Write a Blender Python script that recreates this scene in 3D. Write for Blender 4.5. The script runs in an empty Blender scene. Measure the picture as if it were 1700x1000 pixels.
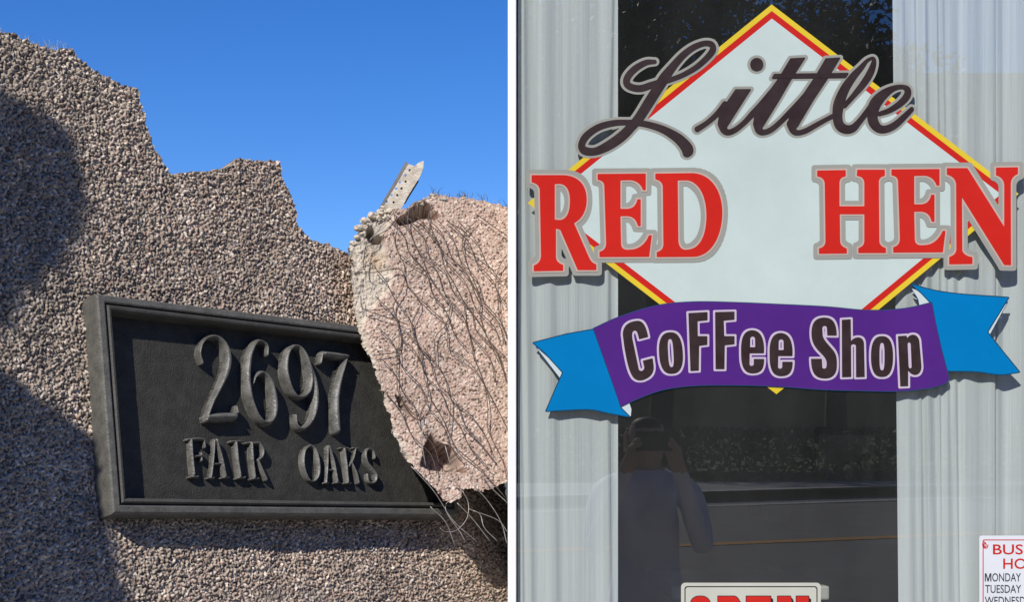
import bpy, bmesh, math, random
import numpy as np
from mathutils import Vector, Matrix

random.seed(7)
rng = np.random.default_rng(11)
scene = bpy.context.scene
col = scene.collection

# ---------------------------------------------------------------- camera
F, CX, CY, CAMZ = 2400.0, 850.0, 790.0, 1.5       # focal length and horizon, in photo pixels
cam_data = bpy.data.cameras.new('camera')
cam = bpy.data.objects.new('camera', cam_data)
col.objects.link(cam)
cam.location = (0, 0, CAMZ)
cam.rotation_euler = (math.radians(90), 0, 0)
cam_data.sensor_width = 36
cam_data.lens = F / 1700 * 36
cam_data.shift_y = (CY - 500) / 1700
cam_data.clip_start = 0.02
cam_data.clip_end = 2000
scene.camera = cam

# ---------------------------------------------------------------- stucco wall frame (needed for the sun)
def nrm(v):
    v = np.asarray(v, float)
    return v / np.linalg.norm(v)
def ray(px, py):
    return np.array([(px - CX) / F, 1.0, (CY - py) / F])
CAM = np.array([0, 0, CAMZ])
WU = nrm([3300 - CX, F, CY - 873])
_a, _b = ray(144, 480), ray(171.5, 854)
WV = nrm((WU @ _b) * _a - (WU @ _a) * _b)
if WV[2] < 0: WV = -WV
WN = np.cross(WU, WV)
if WN[1] > 0: WN = -WN
WO = CAM + _a * 2.15

class Frame:
    """a plane in the place: origin, two axes in it and its normal"""
    def __init__(s, O, U, V, N):
        s.O, s.U, s.V, s.N = map(np.asarray, (O, U, V, N))
    def uv(s, px, py, n=0.0):
        r = ray(px, py)
        P = s.O + n * s.N - CAM
        w = r * ((P @ s.N) / (r @ s.N)) - P
        return np.array([w @ s.U, w @ s.V])
    def world(s, u, v, n=0.0):
        u, v, n = np.broadcast_arrays(np.asarray(u, float), np.asarray(v, float), np.asarray(n, float))
        return s.O + u[..., None] * s.U + v[..., None] * s.V + n[..., None] * s.N
    def sun(s, L):
        return L @ s.U, L @ s.V, L @ s.N
wall = Frame(WO, WU, WV, WN)

# ---------------------------------------------------------------- light
SUN = nrm(-0.71 * WU + 0.51 * WV + 0.41 * WN)          # towards the sun
elev = math.asin(SUN[2])
world = bpy.data.worlds.new('World')
scene.world = world
world.use_nodes = True
nt = world.node_tree
nt.nodes.clear()
sky = nt.nodes.new('ShaderNodeTexSky')
sky.sky_type = 'NISHITA'
sky.sun_disc = False
sky.sun_elevation = elev
sky.sun_rotation = math.atan2(SUN[0], SUN[1])
sky.altitude = 1500
sky.air_density = 1.0
sky.dust_density = 0.0
sky.ozone_density = 4.0
hs = nt.nodes.new('ShaderNodeHueSaturation')
hs.inputs['Saturation'].default_value = 1.30
hs.inputs['Hue'].default_value = 0.513
bg = nt.nodes.new('ShaderNodeBackground')
bg.inputs['Strength'].default_value = 0.142
wo = nt.nodes.new('ShaderNodeOutputWorld')
nt.links.new(sky.outputs[0], hs.inputs['Color'])
nt.links.new(hs.outputs[0], bg.inputs['Color'])
nt.links.new(bg.outputs[0], wo.inputs['Surface'])
sd = bpy.data.lights.new('sun', 'SUN')
sd.energy = 5.0
sd.angle = math.radians(0.5)
sd.color = (1.0, 0.95, 0.87)
so = bpy.data.objects.new('sun', sd)
col.objects.link(so)
so.rotation_euler = Vector(SUN).to_track_quat('Z', 'Y').to_euler()
so.location = (0, -5, 8)
scene.view_settings.view_transform = 'Standard'
scene.view_settings.look = 'None'
scene.view_settings.exposure = 0.0
scene.view_settings.gamma = 1.0
scene.view_settings.use_curve_mapping = False
scene.render.engine = 'CYCLES'
scene.cycles.use_denoising = True
scene.cycles.max_bounces = 10
scene.cycles.transparent_max_bounces = 16
scene.cycles.caustics_reflective = False
scene.cycles.caustics_refractive = False

# ---------------------------------------------------------------- materials
MATS = {}
def mat(name, c, rough=0.6, metal=0.0, var=0.0, scale=20.0, bump=0.0, bscale=None, spec=0.5, c2=None, coat=0.0, attr=False, detail=6.0):
    if name in MATS: return MATS[name]
    m = bpy.data.materials.new(name); m.use_nodes = True
    t = m.node_tree; p = t.nodes['Principled BSDF']
    p.inputs['Roughness'].default_value = rough
    p.inputs['Metallic'].default_value = metal
    p.inputs['Specular IOR Level'].default_value = spec
    if coat:
        p.inputs['Coat Weight'].default_value = coat
        p.inputs['Coat Roughness'].default_value = 0.04
    p.inputs['Base Color'].default_value = (*c, 1)
    tc = t.nodes.new('ShaderNodeTexCoord')
    if attr:
        a = t.nodes.new('ShaderNodeAttribute'); a.attribute_name = 'Col'
        src = a.outputs['Color']
    else:
        src = None
    if var or c2 is not None:
        nz = t.nodes.new('ShaderNodeTexNoise'); nz.inputs['Scale'].default_value = scale
        nz.inputs['Detail'].default_value = detail; nz.inputs['Roughness'].default_value = 0.65
        t.links.new(tc.outputs['Object'], nz.inputs['Vector'])
        mr = t.nodes.new('ShaderNodeMapRange')
        mr.inputs['From Min'].default_value = 0.32; mr.inputs['From Max'].default_value = 0.68
        t.links.new(nz.outputs['Fac'], mr.inputs['Value'])
        mx = t.nodes.new('ShaderNodeMix'); mx.data_type = 'RGBA'
        t.links.new(mr.outputs[0], mx.inputs['Factor'])
        if src is not None:
            mx.blend_type = 'MULTIPLY'
            mx.inputs[7].default_value = (1 - var, 1 - var, 1 - var, 1)
            t.links.new(src, mx.inputs[6])
        else:
            k = c2 if c2 is not None else tuple(x * (1 - var) for x in c)
            mx.inputs[6].default_value = (*c, 1); mx.inputs[7].default_value = (*k, 1)
        src = mx.outputs[2]
    if src is not None: t.links.new(src, p.inputs['Base Color'])
    if bump:
        bn = t.nodes.new('ShaderNodeTexNoise'); bn.inputs['Scale'].default_value = bscale or scale * 3
        bn.inputs['Detail'].default_value = 5
        t.links.new(tc.outputs['Object'], bn.inputs['Vector'])
        b = t.nodes.new('ShaderNodeBump'); b.inputs['Strength'].default_value = bump
        b.inputs['Distance'].default_value = 0.004
        t.links.new(bn.outputs['Fac'], b.inputs['Height'])
        t.links.new(b.outputs[0], p.inputs['Normal'])
    MATS[name] = m
    return m

M_stucco = mat('stucco', (.4, .37, .33), 0.85, attr=True, var=.25, scale=9, bump=.35, bscale=700)
M_slab = mat('broken_render', (.5, .4, .34), 0.9, attr=True, var=.15, scale=14, bump=.3, bscale=600)
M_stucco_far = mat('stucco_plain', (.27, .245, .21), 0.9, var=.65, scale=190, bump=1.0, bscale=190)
M_iron = mat('plaque_iron', (.085, .082, .073), 0.6, var=.35, scale=30, bump=.35, bscale=260, spec=.25)
M_iron_face = mat('plaque_face', (.034, .033, .030), 0.7, c2=(.056, .054, .047), scale=45, bump=.5, bscale=420, spec=.18)
M_iron_edge = mat('plaque_worn_lit_edge', (.135, .130, .115), 0.5, c2=(.075, .072, .064), scale=60, bump=.35, bscale=300, spec=.3)  # worn rim, paler still because its highlights are put into the colour
M_digit = mat('plaque_digit_lit', (.17, .165, .15), 0.38, c2=(.06, .058, .052), scale=55, bump=.3, bscale=300, spec=.4)  # highlights of the raised characters are put into this pale colour
M_wire = mat('rusty_wire', (.075, .048, .034), 0.65, metal=.2, c2=(.12, .10, .085), scale=60)
M_wire_l = mat('galvanised_wire', (.42, .40, .37), 0.45, metal=.5, c2=(.25, .2, .16), scale=60)
M_zinc = mat('weathered_zinc', (.40, .37, .31), 0.55, metal=.25, c2=(.22, .18, .14), scale=70, bump=.2, bscale=300)
M_dry = mat('dry_straw', (.55, .52, .45), 0.8)
M_twig = mat('dark_twig', (.10, .085, .06), 0.85)
M_white = mat('white_paint', (.80, .80, .80), 0.45, var=.05, scale=30)
M_facade = mat('shop_render', (.62, .60, .56), 0.8, var=.15, scale=5, bump=.3, bscale=120)
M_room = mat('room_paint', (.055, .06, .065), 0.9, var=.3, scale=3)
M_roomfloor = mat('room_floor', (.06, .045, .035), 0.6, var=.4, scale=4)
def vinyl(name, c, var=.05): return mat(name, c, 0.14, var=var + .05, scale=7, spec=.4)
V_white = vinyl('vinyl_white', (.49, .575, .55), .06)
V_yellow = vinyl('vinyl_yellow', (0.655, 0.491, 0.035))
V_red = vinyl('vinyl_red', (0.503, 0.020, 0.015))
V_redlet = vinyl('vinyl_letter_red', (0.538, 0.021, 0.015), .10)
V_grey = vinyl('vinyl_stone_grey', (0.292, 0.292, 0.263))
V_halo = vinyl('vinyl_pale_pink', (0.468, 0.363, 0.316))
V_script = mat('vinyl_dark_brown', (.024, .013, .014), 0.35, c2=(.038, .025, .025), scale=28, spec=.2)
V_purple = vinyl('vinyl_purple', (0.077, 0.020, 0.193), .12)
V_blue = vinyl('vinyl_blue', (0.001, 0.170, 0.433), .06)
V_lav = vinyl('vinyl_lavender', (0.515, 0.433, 0.538))
V_navy = vinyl('vinyl_dark_edge', (.01, .06, .12))
V_fold = vinyl('vinyl_fold_white', (0.515, 0.585, 0.597))
V_card = vinyl('card_white', (.66, .68, .72))
V_cream = vinyl('card_cream', (0.503, 0.503, 0.433))
V_black = vinyl('print_black', (.02, .02, .022))
V_ink = vinyl('print_ink', (.035, .04, .055))

def glass_mat():
    m = bpy.data.materials.new('window_glass'); m.use_nodes = True
    t = m.node_tree; t.nodes.clear()
    o = t.nodes.new('ShaderNodeOutputMaterial'); mx = t.nodes.new('ShaderNodeMixShader')
    tr = t.nodes.new('ShaderNodeBsdfTransparent'); tr.inputs[0].default_value = (.94, .96, .96, 1)
    gl = t.nodes.new('ShaderNodeBsdfGlossy'); gl.inputs['Roughness'].default_value = 0.0
    gl.inputs[0].default_value = (1, 1, 1, 1)
    fr = t.nodes.new('ShaderNodeFresnel'); fr.inputs['IOR'].default_value = 2.1      # double glazing: its faces' reflections are counted once, at the face the light enters
    ge = t.nodes.new('ShaderNodeNewGeometry'); ml = t.nodes.new('ShaderNodeMath'); ml.operation = 'MULTIPLY'
    iv = t.nodes.new('ShaderNodeMath'); iv.operation = 'SUBTRACT'; iv.inputs[0].default_value = 1.0
    t.links.new(ge.outputs['Backfacing'], iv.inputs[1]); t.links.new(iv.outputs[0], ml.inputs[0]); t.links.new(fr.outputs[0], ml.inputs[1])
    t.links.new(ml.outputs[0], mx.inputs[0]); t.links.new(gl.outputs[0], mx.inputs[2])
    tc = t.nodes.new('ShaderNodeTexCoord'); mp = t.nodes.new('ShaderNodeMapping'); mp.inputs['Scale'].default_value = (5, 1, 2.2); nz = t.nodes.new('ShaderNodeTexNoise')
    nz.inputs['Scale'].default_value = 1.0; nz.inputs['Detail'].default_value = 7; nz.inputs['Roughness'].default_value = .7
    mr = t.nodes.new('ShaderNodeMapRange'); mr.inputs['From Min'].default_value = .3; mr.inputs['From Max'].default_value = .75; mr.inputs['To Min'].default_value = .008; mr.inputs['To Max'].default_value = .034
    df = t.nodes.new('ShaderNodeBsdfDiffuse'); df.inputs[0].default_value = (.72, .74, .70, 1); du = t.nodes.new('ShaderNodeMixShader'); m3 = t.nodes.new('ShaderNodeMath'); m3.operation = 'MULTIPLY'
    t.links.new(tc.outputs['Object'], mp.inputs[0]); t.links.new(mp.outputs[0], nz.inputs['Vector']); t.links.new(nz.outputs['Fac'], mr.inputs['Value'])
    t.links.new(mr.outputs[0], m3.inputs[0]); t.links.new(iv.outputs[0], m3.inputs[1]); t.links.new(m3.outputs[0], du.inputs[0])
    t.links.new(tr.outputs[0], du.inputs[1]); t.links.new(df.outputs[0], du.inputs[2]); t.links.new(du.outputs[0], mx.inputs[1])
    t.links.new(mx.outputs[0], o.inputs[0])
    return m
M_glass = glass_mat()
def curtain_mat():
    m = bpy.data.materials.new('sheer_curtain'); m.use_nodes = True
    t = m.node_tree; t.nodes.clear()
    o = t.nodes.new('ShaderNodeOutputMaterial')
    d = t.nodes.new('ShaderNodeBsdfDiffuse'); tl = t.nodes.new('ShaderNodeBsdfTranslucent'); tr = t.nodes.new('ShaderNodeBsdfTransparent')
    m1 = t.nodes.new('ShaderNodeMixShader'); m1.inputs[0].default_value = .24
    m2 = t.nodes.new('ShaderNodeMixShader'); m2.inputs[0].default_value = .10
    tc = t.nodes.new('ShaderNodeTexCoord'); mp = t.nodes.new('ShaderNodeMapping'); mp.inputs['Scale'].default_value = (34, 34, .5)
    nz = t.nodes.new('ShaderNodeTexNoise'); nz.inputs['Scale'].default_value = 1.0; nz.inputs['Detail'].default_value = 6; nz.inputs['Roughness'].default_value = .7
    mrc = t.nodes.new('ShaderNodeMapRange'); mrc.inputs['From Min'].default_value = .33; mrc.inputs['From Max'].default_value = .66
    cr = t.nodes.new('ShaderNodeMix'); cr.data_type = 'RGBA'
    cr.inputs[6].default_value = (.66, .685, .67, 1); cr.inputs[7].default_value = (.94, .95, .93, 1)
    t.links.new(tc.outputs['Object'], mp.inputs[0]); t.links.new(mp.outputs[0], nz.inputs['Vector'])
    t.links.new(nz.outputs['Fac'], mrc.inputs['Value']); t.links.new(mrc.outputs[0], cr.inputs['Factor'])
    t.links.new(cr.outputs[2], d.inputs[0]); t.links.new(cr.outputs[2], tl.inputs[0])
    t.links.new(d.outputs[0], m1.inputs[1]); t.links.new(tl.outputs[0], m1.inputs[2])
    t.links.new(m1.outputs[0], m2.inputs[1]); t.links.new(tr.outputs[0], m2.inputs[2])
    mp2 = t.nodes.new('ShaderNodeMapping'); mp2.inputs['Scale'].default_value = (420, 420, 2.5); n2 = t.nodes.new('ShaderNodeTexNoise'); n2.inputs['Scale'].default_value = 1.0
    bu = t.nodes.new('ShaderNodeBump'); bu.inputs['Strength'].default_value = .35; bu.inputs['Distance'].default_value = .003
    t.links.new(tc.outputs['Object'], mp2.inputs[0]); t.links.new(mp2.outputs[0], n2.inputs['Vector']); t.links.new(n2.outputs['Fac'], bu.inputs['Height'])
    t.links.new(bu.outputs[0], d.inputs['Normal']); t.links.new(bu.outputs[0], tl.inputs['Normal'])
    t.links.new(m2.outputs[0], o.inputs[0])
    return m
M_curtain = curtain_mat()

# ---------------------------------------------------------------- object helpers
def tag(o, label=None, cat=None, group=None, kind=None):
    if label: o['label'] = label
    if cat: o['category'] = cat
    if group: o['group'] = group
    if kind: o['kind'] = kind
    return o
def empty(name, loc, label=None, cat=None, group=None):
    o = bpy.data.objects.new(name, None); col.objects.link(o); o.location = loc; o.empty_display_size = .05
    return tag(o, label, cat, group)
def link(name, me, m, parent=None):
    o = bpy.data.objects.new(name, me); col.objects.link(o)
    if m is not None:
        for k in (m if isinstance(m, (list, tuple)) else [m]): me.materials.append(k)
    if parent is not None:
        o.parent = parent
        o.matrix_parent_inverse = Matrix.Translation(-Vector(parent_loc(parent)))
    return o
def parent_loc(p):
    v = Vector((0, 0, 0))
    while p is not None:
        v += p.location; p = p.parent
        if p is not None and False: pass
    return v
def mesh_arrays(name, V, faces_list, smooth=False, colors=None):
    """V (n,3); faces_list: list of (k,m) int arrays or lists of tuples"""
    me = bpy.data.meshes.new(name)
    V = np.asarray(V, np.float32)
    loops, tot = [], []
    for fs in faces_list:
        if isinstance(fs, np.ndarray):
            if fs.size == 0: continue
            loops.append(fs.astype(np.int32).ravel()); tot.append(np.full(len(fs), fs.shape[1], np.int32))
        else:
            if not fs: continue
            loops.append(np.array([i for f in fs for i in f], np.int32)); tot.append(np.array([len(f) for f in fs], np.int32))
    loops = np.concatenate(loops); tot = np.concatenate(tot)
    start = np.concatenate([[0], np.cumsum(tot)[:-1]]).astype(np.int32)
    me.vertices.add(len(V)); me.vertices.foreach_set('co', V.ravel())
    me.loops.add(len(loops)); me.loops.foreach_set('vertex_index', loops)
    me.polygons.add(len(tot)); me.polygons.foreach_set('loop_start', start); me.polygons.foreach_set('loop_total', tot)
    me.polygons.foreach_set('use_smooth', np.full(len(tot), bool(smooth)))
    if colors is not None:
        a = me.color_attributes.new('Col', 'FLOAT_COLOR', 'POINT')
        c4 = np.ones((len(V), 4), np.float32); c4[:, :3] = colors
        a.data.foreach_set('color', c4.ravel())
    me.update(calc_edges=True)
    me.validate()
    return me
def box_mesh(name, x0, x1, y0, y1, z0, z1, bev=0.0):
    bm = bmesh.new()
    bmesh.ops.create_cube(bm, size=1)
    for v in bm.verts:
        v.co = Vector(((x0 + x1) / 2 + v.co.x * (x1 - x0), (y0 + y1) / 2 + v.co.y * (y1 - y0), (z0 + z1) / 2 + v.co.z * (z1 - z0)))
    if bev: bmesh.ops.bevel(bm, geom=bm.edges[:], offset=bev, segments=2, affect='EDGES', profile=.6)
    me = bpy.data.meshes.new(name); bm.to_mesh(me); bm.free()
    return me
def box(name, x0, x1, y0, y1, z0, z1, m, parent=None, bev=0.0):
    return link(name, box_mesh(name, x0, x1, y0, y1, z0, z1, bev), m, parent)
def tube_mesh(name, pts, radii, seg=6, cap=True):
    pts = np.asarray(pts, float); n = len(pts)
    radii = np.broadcast_to(np.asarray(radii, float), (n,))
    T = np.gradient(pts, axis=0); T /= np.maximum(np.linalg.norm(T, axis=1), 1e-9)[:, None]
    ref = np.array([.31, .2, .93]); V = []
    for p, t, r in zip(pts, T, radii):
        a = np.cross(t, ref); a /= max(np.linalg.norm(a), 1e-6); b = np.cross(t, a)
        for k in range(seg):
            w = 2 * math.pi * k / seg
            V.append(p + r * (math.cos(w) * a + math.sin(w) * b))
    q = [(i * seg + k, i * seg + (k + 1) % seg, (i + 1) * seg + (k + 1) % seg, (i + 1) * seg + k) for i in range(n - 1) for k in range(seg)]
    caps = [tuple(range(seg))[::-1], tuple((n - 1) * seg + k for k in range(seg))] if cap else []
    return mesh_arrays(name, np.array(V), [np.array(q), caps], smooth=True)
def lathe_mesh(name, prof, seg=24, c=(0, 0, 0)):
    V, q = [], []
    for r, z in prof:
        for k in range(seg):
            w = 2 * math.pi * k / seg
            V.append((c[0] + r * math.cos(w), c[1] + r * math.sin(w), c[2] + z))
    n = len(prof)
    q = [(i * seg + k, i * seg + (k + 1) % seg, (i + 1) * seg + (k + 1) % seg, (i + 1) * seg + k) for i in range(n - 1) for k in range(seg)]
    return mesh_arrays(name, V, [np.array(q), [tuple(range(seg))[::-1], tuple((n - 1) * seg + k for k in range(seg))]], smooth=False)

# ---------------------------------------------------------------- outline toolkit
def catmull(P, k=8):
    P = np.asarray(P, float)
    if len(P) < 3: 
        t = np.linspace(0, 1, k)[:, None]; return P[0] * (1 - t) + P[-1] * t
    Q = np.vstack([2 * P[0] - P[1], P, 2 * P[-1] - P[-2]]); out = []
    for i in range(1, len(Q) - 2):
        p0, p1, p2, p3 = Q[i - 1], Q[i], Q[i + 1], Q[i + 2]
        for t in np.linspace(0, 1, k, endpoint=False):
            out.append(.5 * ((2 * p1) + (-p0 + p2) * t + (2 * p0 - 5 * p1 + 4 * p2 - p3) * t * t + (-p0 + 3 * p1 - 3 * p2 + p3) * t ** 3))
    out.append(P[-1])
    return np.array(out)
def path(s, ox=0.0, oy=0.0, sc=1.0):
    """M/L/C/Z path text in zoomed units to contours in photo-sized units"""
    tk = s.replace(',', ' ').split(); i = 0; outs = []; cur = []; mode = 'M'
    def pt(i): return np.array([float(tk[i]), float(tk[i + 1])])
    while i < len(tk):
        if tk[i] in 'MLCZ': 
            mode = tk[i]; i += 1
            if mode == 'Z':
                outs.append(np.array(cur)); cur = []
            continue
        if mode in 'ML': cur.append(pt(i)); i += 2
        else:
            a, b, c, d = cur[-1], pt(i), pt(i + 2), pt(i + 4); i += 6
            for t in np.linspace(0, 1, 13)[1:]:
                cur.append((1 - t) ** 3 * a + 3 * (1 - t) ** 2 * t * b + 3 * (1 - t) * t * t * c + t ** 3 * d)
    if len(cur): outs.append(np.array(cur))
    return [o / sc + np.array([ox, oy]) for o in outs]
def sd_poly(cs, X, Y, p=2):
    d = np.full(X.shape, 1e9); ins = np.zeros(X.shape, bool)
    for c in cs:
        for a, b in zip(c, np.roll(c, -1, 0)):
            ex, ey = b - a; L2 = ex * ex + ey * ey
            if L2 < 1e-14: continue
            t = np.clip(((X - a[0]) * ex + (Y - a[1]) * ey) / L2, 0, 1)
            dx, dy = X - a[0] - t * ex, Y - a[1] - t * ey
            d = np.minimum(d, (dx * dx + dy * dy) if p == 2 else (dx ** 4 + dy ** 4) ** .5)
            if ey != 0:
                ins ^= ((a[1] > Y) != (b[1] > Y)) & (X < a[0] + (Y - a[1]) * ex / ey)
    return np.where(ins, -1, 1) * np.sqrt(d)
def sd_stroke(P, X, Y, k=8):
    Q = catmull(P, k); d = np.full(X.shape, 1e9)
    for a, b in zip(Q[:-1], Q[1:]):
        ex, ey = b[0] - a[0], b[1] - a[1]; L2 = max(ex * ex + ey * ey, 1e-12)
        t = np.clip(((X - a[0]) * ex + (Y - a[1]) * ey) / L2, 0, 1)
        d = np.minimum(d, np.hypot(X - a[0] - t * ex, Y - a[1] - t * ey) - (a[2] + t * (b[2] - a[2])))
    return d
def grid(x0, x1, y0, y1, st):
    x = np.arange(x0, x1 + st, st); y = np.arange(y0, y1 + st, st)
    X, Y = np.meshgrid(x, y)
    return x, y, X, Y
def contour(S, x, y):
    """marching squares; returns vertices (x,y), node map, quads, polygons, border segments"""
    ins = S < 0; H, W = S.shape
    idx = -np.ones(S.shape, np.int64); idx[ins] = np.arange(ins.sum())
    jj, ii = np.nonzero(ins); P = [np.column_stack([x[ii], y[jj]])]
    nv = int(ins.sum()); extra = []; ed = {}
    c = ins[:-1, :-1].astype(int) + ins[:-1, 1:] + ins[1:, 1:] + ins[1:, :-1]
    fj, fi = np.nonzero(c == 4)
    quads = np.column_stack([idx[fj, fi], idx[fj, fi + 1], idx[fj + 1, fi + 1], idx[fj + 1, fi]])
    polys, segs = [], []
    def cross(a, b):
        nonlocal nv
        k = (a, b) if a < b else (b, a)
        if k not in ed:
            s0, s1 = S[a], S[b]; t = s0 / (s0 - s1)
            extra.append((x[a[1]] + t * (x[b[1]] - x[a[1]]), y[a[0]] + t * (y[b[0]] - y[a[0]]))); ed[k] = nv; nv += 1
        return ed[k]
    for j, i in zip(*np.nonzero((c > 0) & (c < 4))):
        j = int(j); i = int(i)
        cs = [(j, i), (j, i + 1), (j + 1, i + 1), (j + 1, i)]
        poly, cr = [], []
        for a, b in zip(cs, cs[1:] + cs[:1]):
            if ins[a]: poly.append(int(idx[a]))
            if ins[a] != ins[b]:
                e = cross(a, b); poly.append(e); cr.append(e)
        if len(poly) >= 3: polys.append(tuple(poly))
        for q in range(0, len(cr) - 1, 2): segs.append((cr[q], cr[q + 1]))
    if extra: P.append(np.array(extra))
    return np.vstack(P), idx, quads, polys, segs
def flat_runs(S, x, y):
    """marching squares with full rows merged, for flat printed sheets"""
    ins = S < 0
    V, fc = [], []
    c = ins[:-1, :-1].astype(int) + ins[:-1, 1:] + ins[1:, 1:] + ins[1:, :-1]
    full = c == 4
    for j in range(full.shape[0]):
        r = np.concatenate([[0], full[j].astype(int), [0]]); d = np.diff(r)
        for a, b in zip(np.nonzero(d == 1)[0], np.nonzero(d == -1)[0]):
            k = len(V); V += [(x[a], y[j]), (x[b], y[j]), (x[b], y[j + 1]), (x[a], y[j + 1])]; fc.append((k, k + 1, k + 2, k + 3))
    for j, i in zip(*np.nonzero((c > 0) & (c < 4))):
        cs = [(j, i), (j, i + 1), (j + 1, i + 1), (j + 1, i)]; k = len(V); m = 0
        for a, b in zip(cs, cs[1:] + cs[:1]):
            if ins[a]: V.append((x[a[1]], y[a[0]])); m += 1
            if ins[a] != ins[b]:
                t = S[a] / (S[a] - S[b]); V.append((x[a[1]] + t * (x[b[1]] - x[a[1]]), y[a[0]] + t * (y[b[0]] - y[a[0]]))); m += 1
        if m >= 3: fc.append(tuple(range(k, k + m)))
    return np.array(V), fc

# ================================================================ THE SETTING
def terrain_z(y):
    y = np.asarray(y, float)
    return np.where(y > -3, 0.0, np.where(y > -13, (-3 - y) * .125, 1.25 + (-13 - y) * .03 + np.clip(-38 - y, 0, 32) * .62))
def strip(name, ya, yb, dz, m, x0=-60, x1=60, skew=-.22, label=None):
    xs = np.linspace(x0, x1, 25); ys = np.linspace(ya, yb, 9); V = []; q = []
    for yv in ys:
        for xv in xs:
            yy = yv + skew * xv * (1 if yv < -4 else 0)
            V.append((xv, yy, float(terrain_z(yy)) + dz))
    for j in range(8):
        for i in range(24):
            q.append((j * 25 + i, j * 25 + i + 1, (j + 1) * 25 + i + 1, (j + 1) * 25 + i))
    return tag(link(name, mesh_arrays(name, V, [np.array(q)]), m), kind='structure')
M_earth = mat('dry_earth', (.13, .12, .075), .95, c2=(.055, .07, .03), scale=.6, bump=.3, bscale=8)
M_asphalt = mat('asphalt', (.22, .21, .20), .85, var=.25, scale=4, bump=.4, bscale=90)
M_conc = mat('concrete', (.34, .33, .31), .85, var=.2, scale=3, bump=.2, bscale=60)
M_kerb = mat('kerb_concrete', (.5, .49, .46), .8, var=.15, scale=5)
M_yel = mat('road_yellow', (.62, .28, .03), .7, var=.2, scale=12)
ys = np.concatenate([[600, 60, 8], np.arange(6, -31, -1.0), np.arange(-33, -72, -3.0), [-200, -800]]); xs = np.array([-800, -200, -60, -20, -6, 0, 6, 20, 60, 200, 800.])
gv = [(a, b, float(terrain_z(max(b, -72.)) - .012)) for b in ys for a in xs]
nx = len(xs)
tag(link('ground', mesh_arrays('ground', gv, [np.array([(j * nx + i, j * nx + i + 1, (j + 1) * nx + i + 1, (j + 1) * nx + i) for j in range(len(ys) - 1) for i in range(nx - 1)])]), M_earth), kind='structure')
strip('pavement', -2.6, 2.44, 0.0, M_conc, skew=0, x0=-12, x1=12)
strip('road', -12.0, -5.0, 0.0, M_asphalt)
strip('road_line', -9.1, -8.95, .006, M_yel)
strip('far_pavement', -14.2, -12.2, .11, M_conc)
strip('far_kerb', -12.2, -12.0, .12, M_kerb)
strip('lane_edge', -11.62, -11.5, .006, M_kerb)

# ================================================================ THE STUCCO WALL
N_WALL = -0.046                      # wall surface behind the plaque's rim
def wp(pts, n=N_WALL): return np.array([wall.uv(a, b, n) for a, b in pts])
def stamp_grains(H, C, u, v, spacing, rmin, rmax, amp, palette, base):
    """rounded grains pressed into the render; fills height H and colour C"""
    st = u[1] - u[0]; W, Hh = len(u), len(v)
    nu = int((u[-1] - u[0]) / spacing) + 1; nv_ = int((v[-1] - v[0]) / spacing) + 1
    for a in range(nu):
        for b in range(nv_):
            gu = u[0] + (a + random.random() * 1.1) * spacing; gv_ = v[0] + (b + random.random() * 1.1) * spacing
            r = random.uniform(rmin, rmax); e = random.uniform(.6, 1.6); th = random.random() * 3.14
            R = r * 1.6
            i0, i1 = int((gu - R - u[0]) / st), int((gu + R - u[0]) / st) + 2
            j0, j1 = int((gv_ - R - v[0]) / st), int((gv_ + R - v[0]) / st) + 2
            i0 = max(i0, 0); j0 = max(j0, 0); i1 = min(i1, W); j1 = min(j1, Hh)
            if i0 >= i1 or j0 >= j1: continue
            dx = u[i0:i1][None, :] - gu; dy = v[j0:j1][:, None] - gv_
            ca, sa = math.cos(th), math.sin(th)
            p = (dx * ca + dy * sa) * e; q = (-dx * sa + dy * ca) / e
            k = 1 - (p * p + q * q) / (r * r)
            h = np.clip(k, 0, 1) ** .7 * r * amp * random.uniform(.35, 1.3)
            sub = H[j0:j1, i0:i1]; m = h > sub
            sub[m] = h[m]
            C[j0:j1, i0:i1][m] = palette(gu, gv_)
def smooth_noise(X, Y, sc, seed):
    """value noise with about sc features per metre, -1 to 1"""
    out = np.zeros(X.shape)
    for o, (f, w) in enumerate(((1, .6), (2.1, .4))):
        r = np.random.default_rng(seed * 7 + o); T = r.uniform(-1, 1, (97, 89))
        th = .6 + o; c, s_ = math.cos(th), math.sin(th)
        x_ = (X * c + Y * s_) * sc * f + 500; y_ = (-X * s_ + Y * c) * sc * f + 500
        i = np.floor(x_).astype(int); j = np.floor(y_).astype(int); a = x_ - i; b = y_ - j
        a = a * a * (3 - 2 * a); b = b * b * (3 - 2 * b)
        g = lambda p, q: T[q % 97, p % 89]
        out += w * (g(i, j) * (1 - a) * (1 - b) + g(i + 1, j) * a * (1 - b) + g(i, j + 1) * (1 - a) * b + g(i + 1, j + 1) * a * b)
    return out

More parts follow.
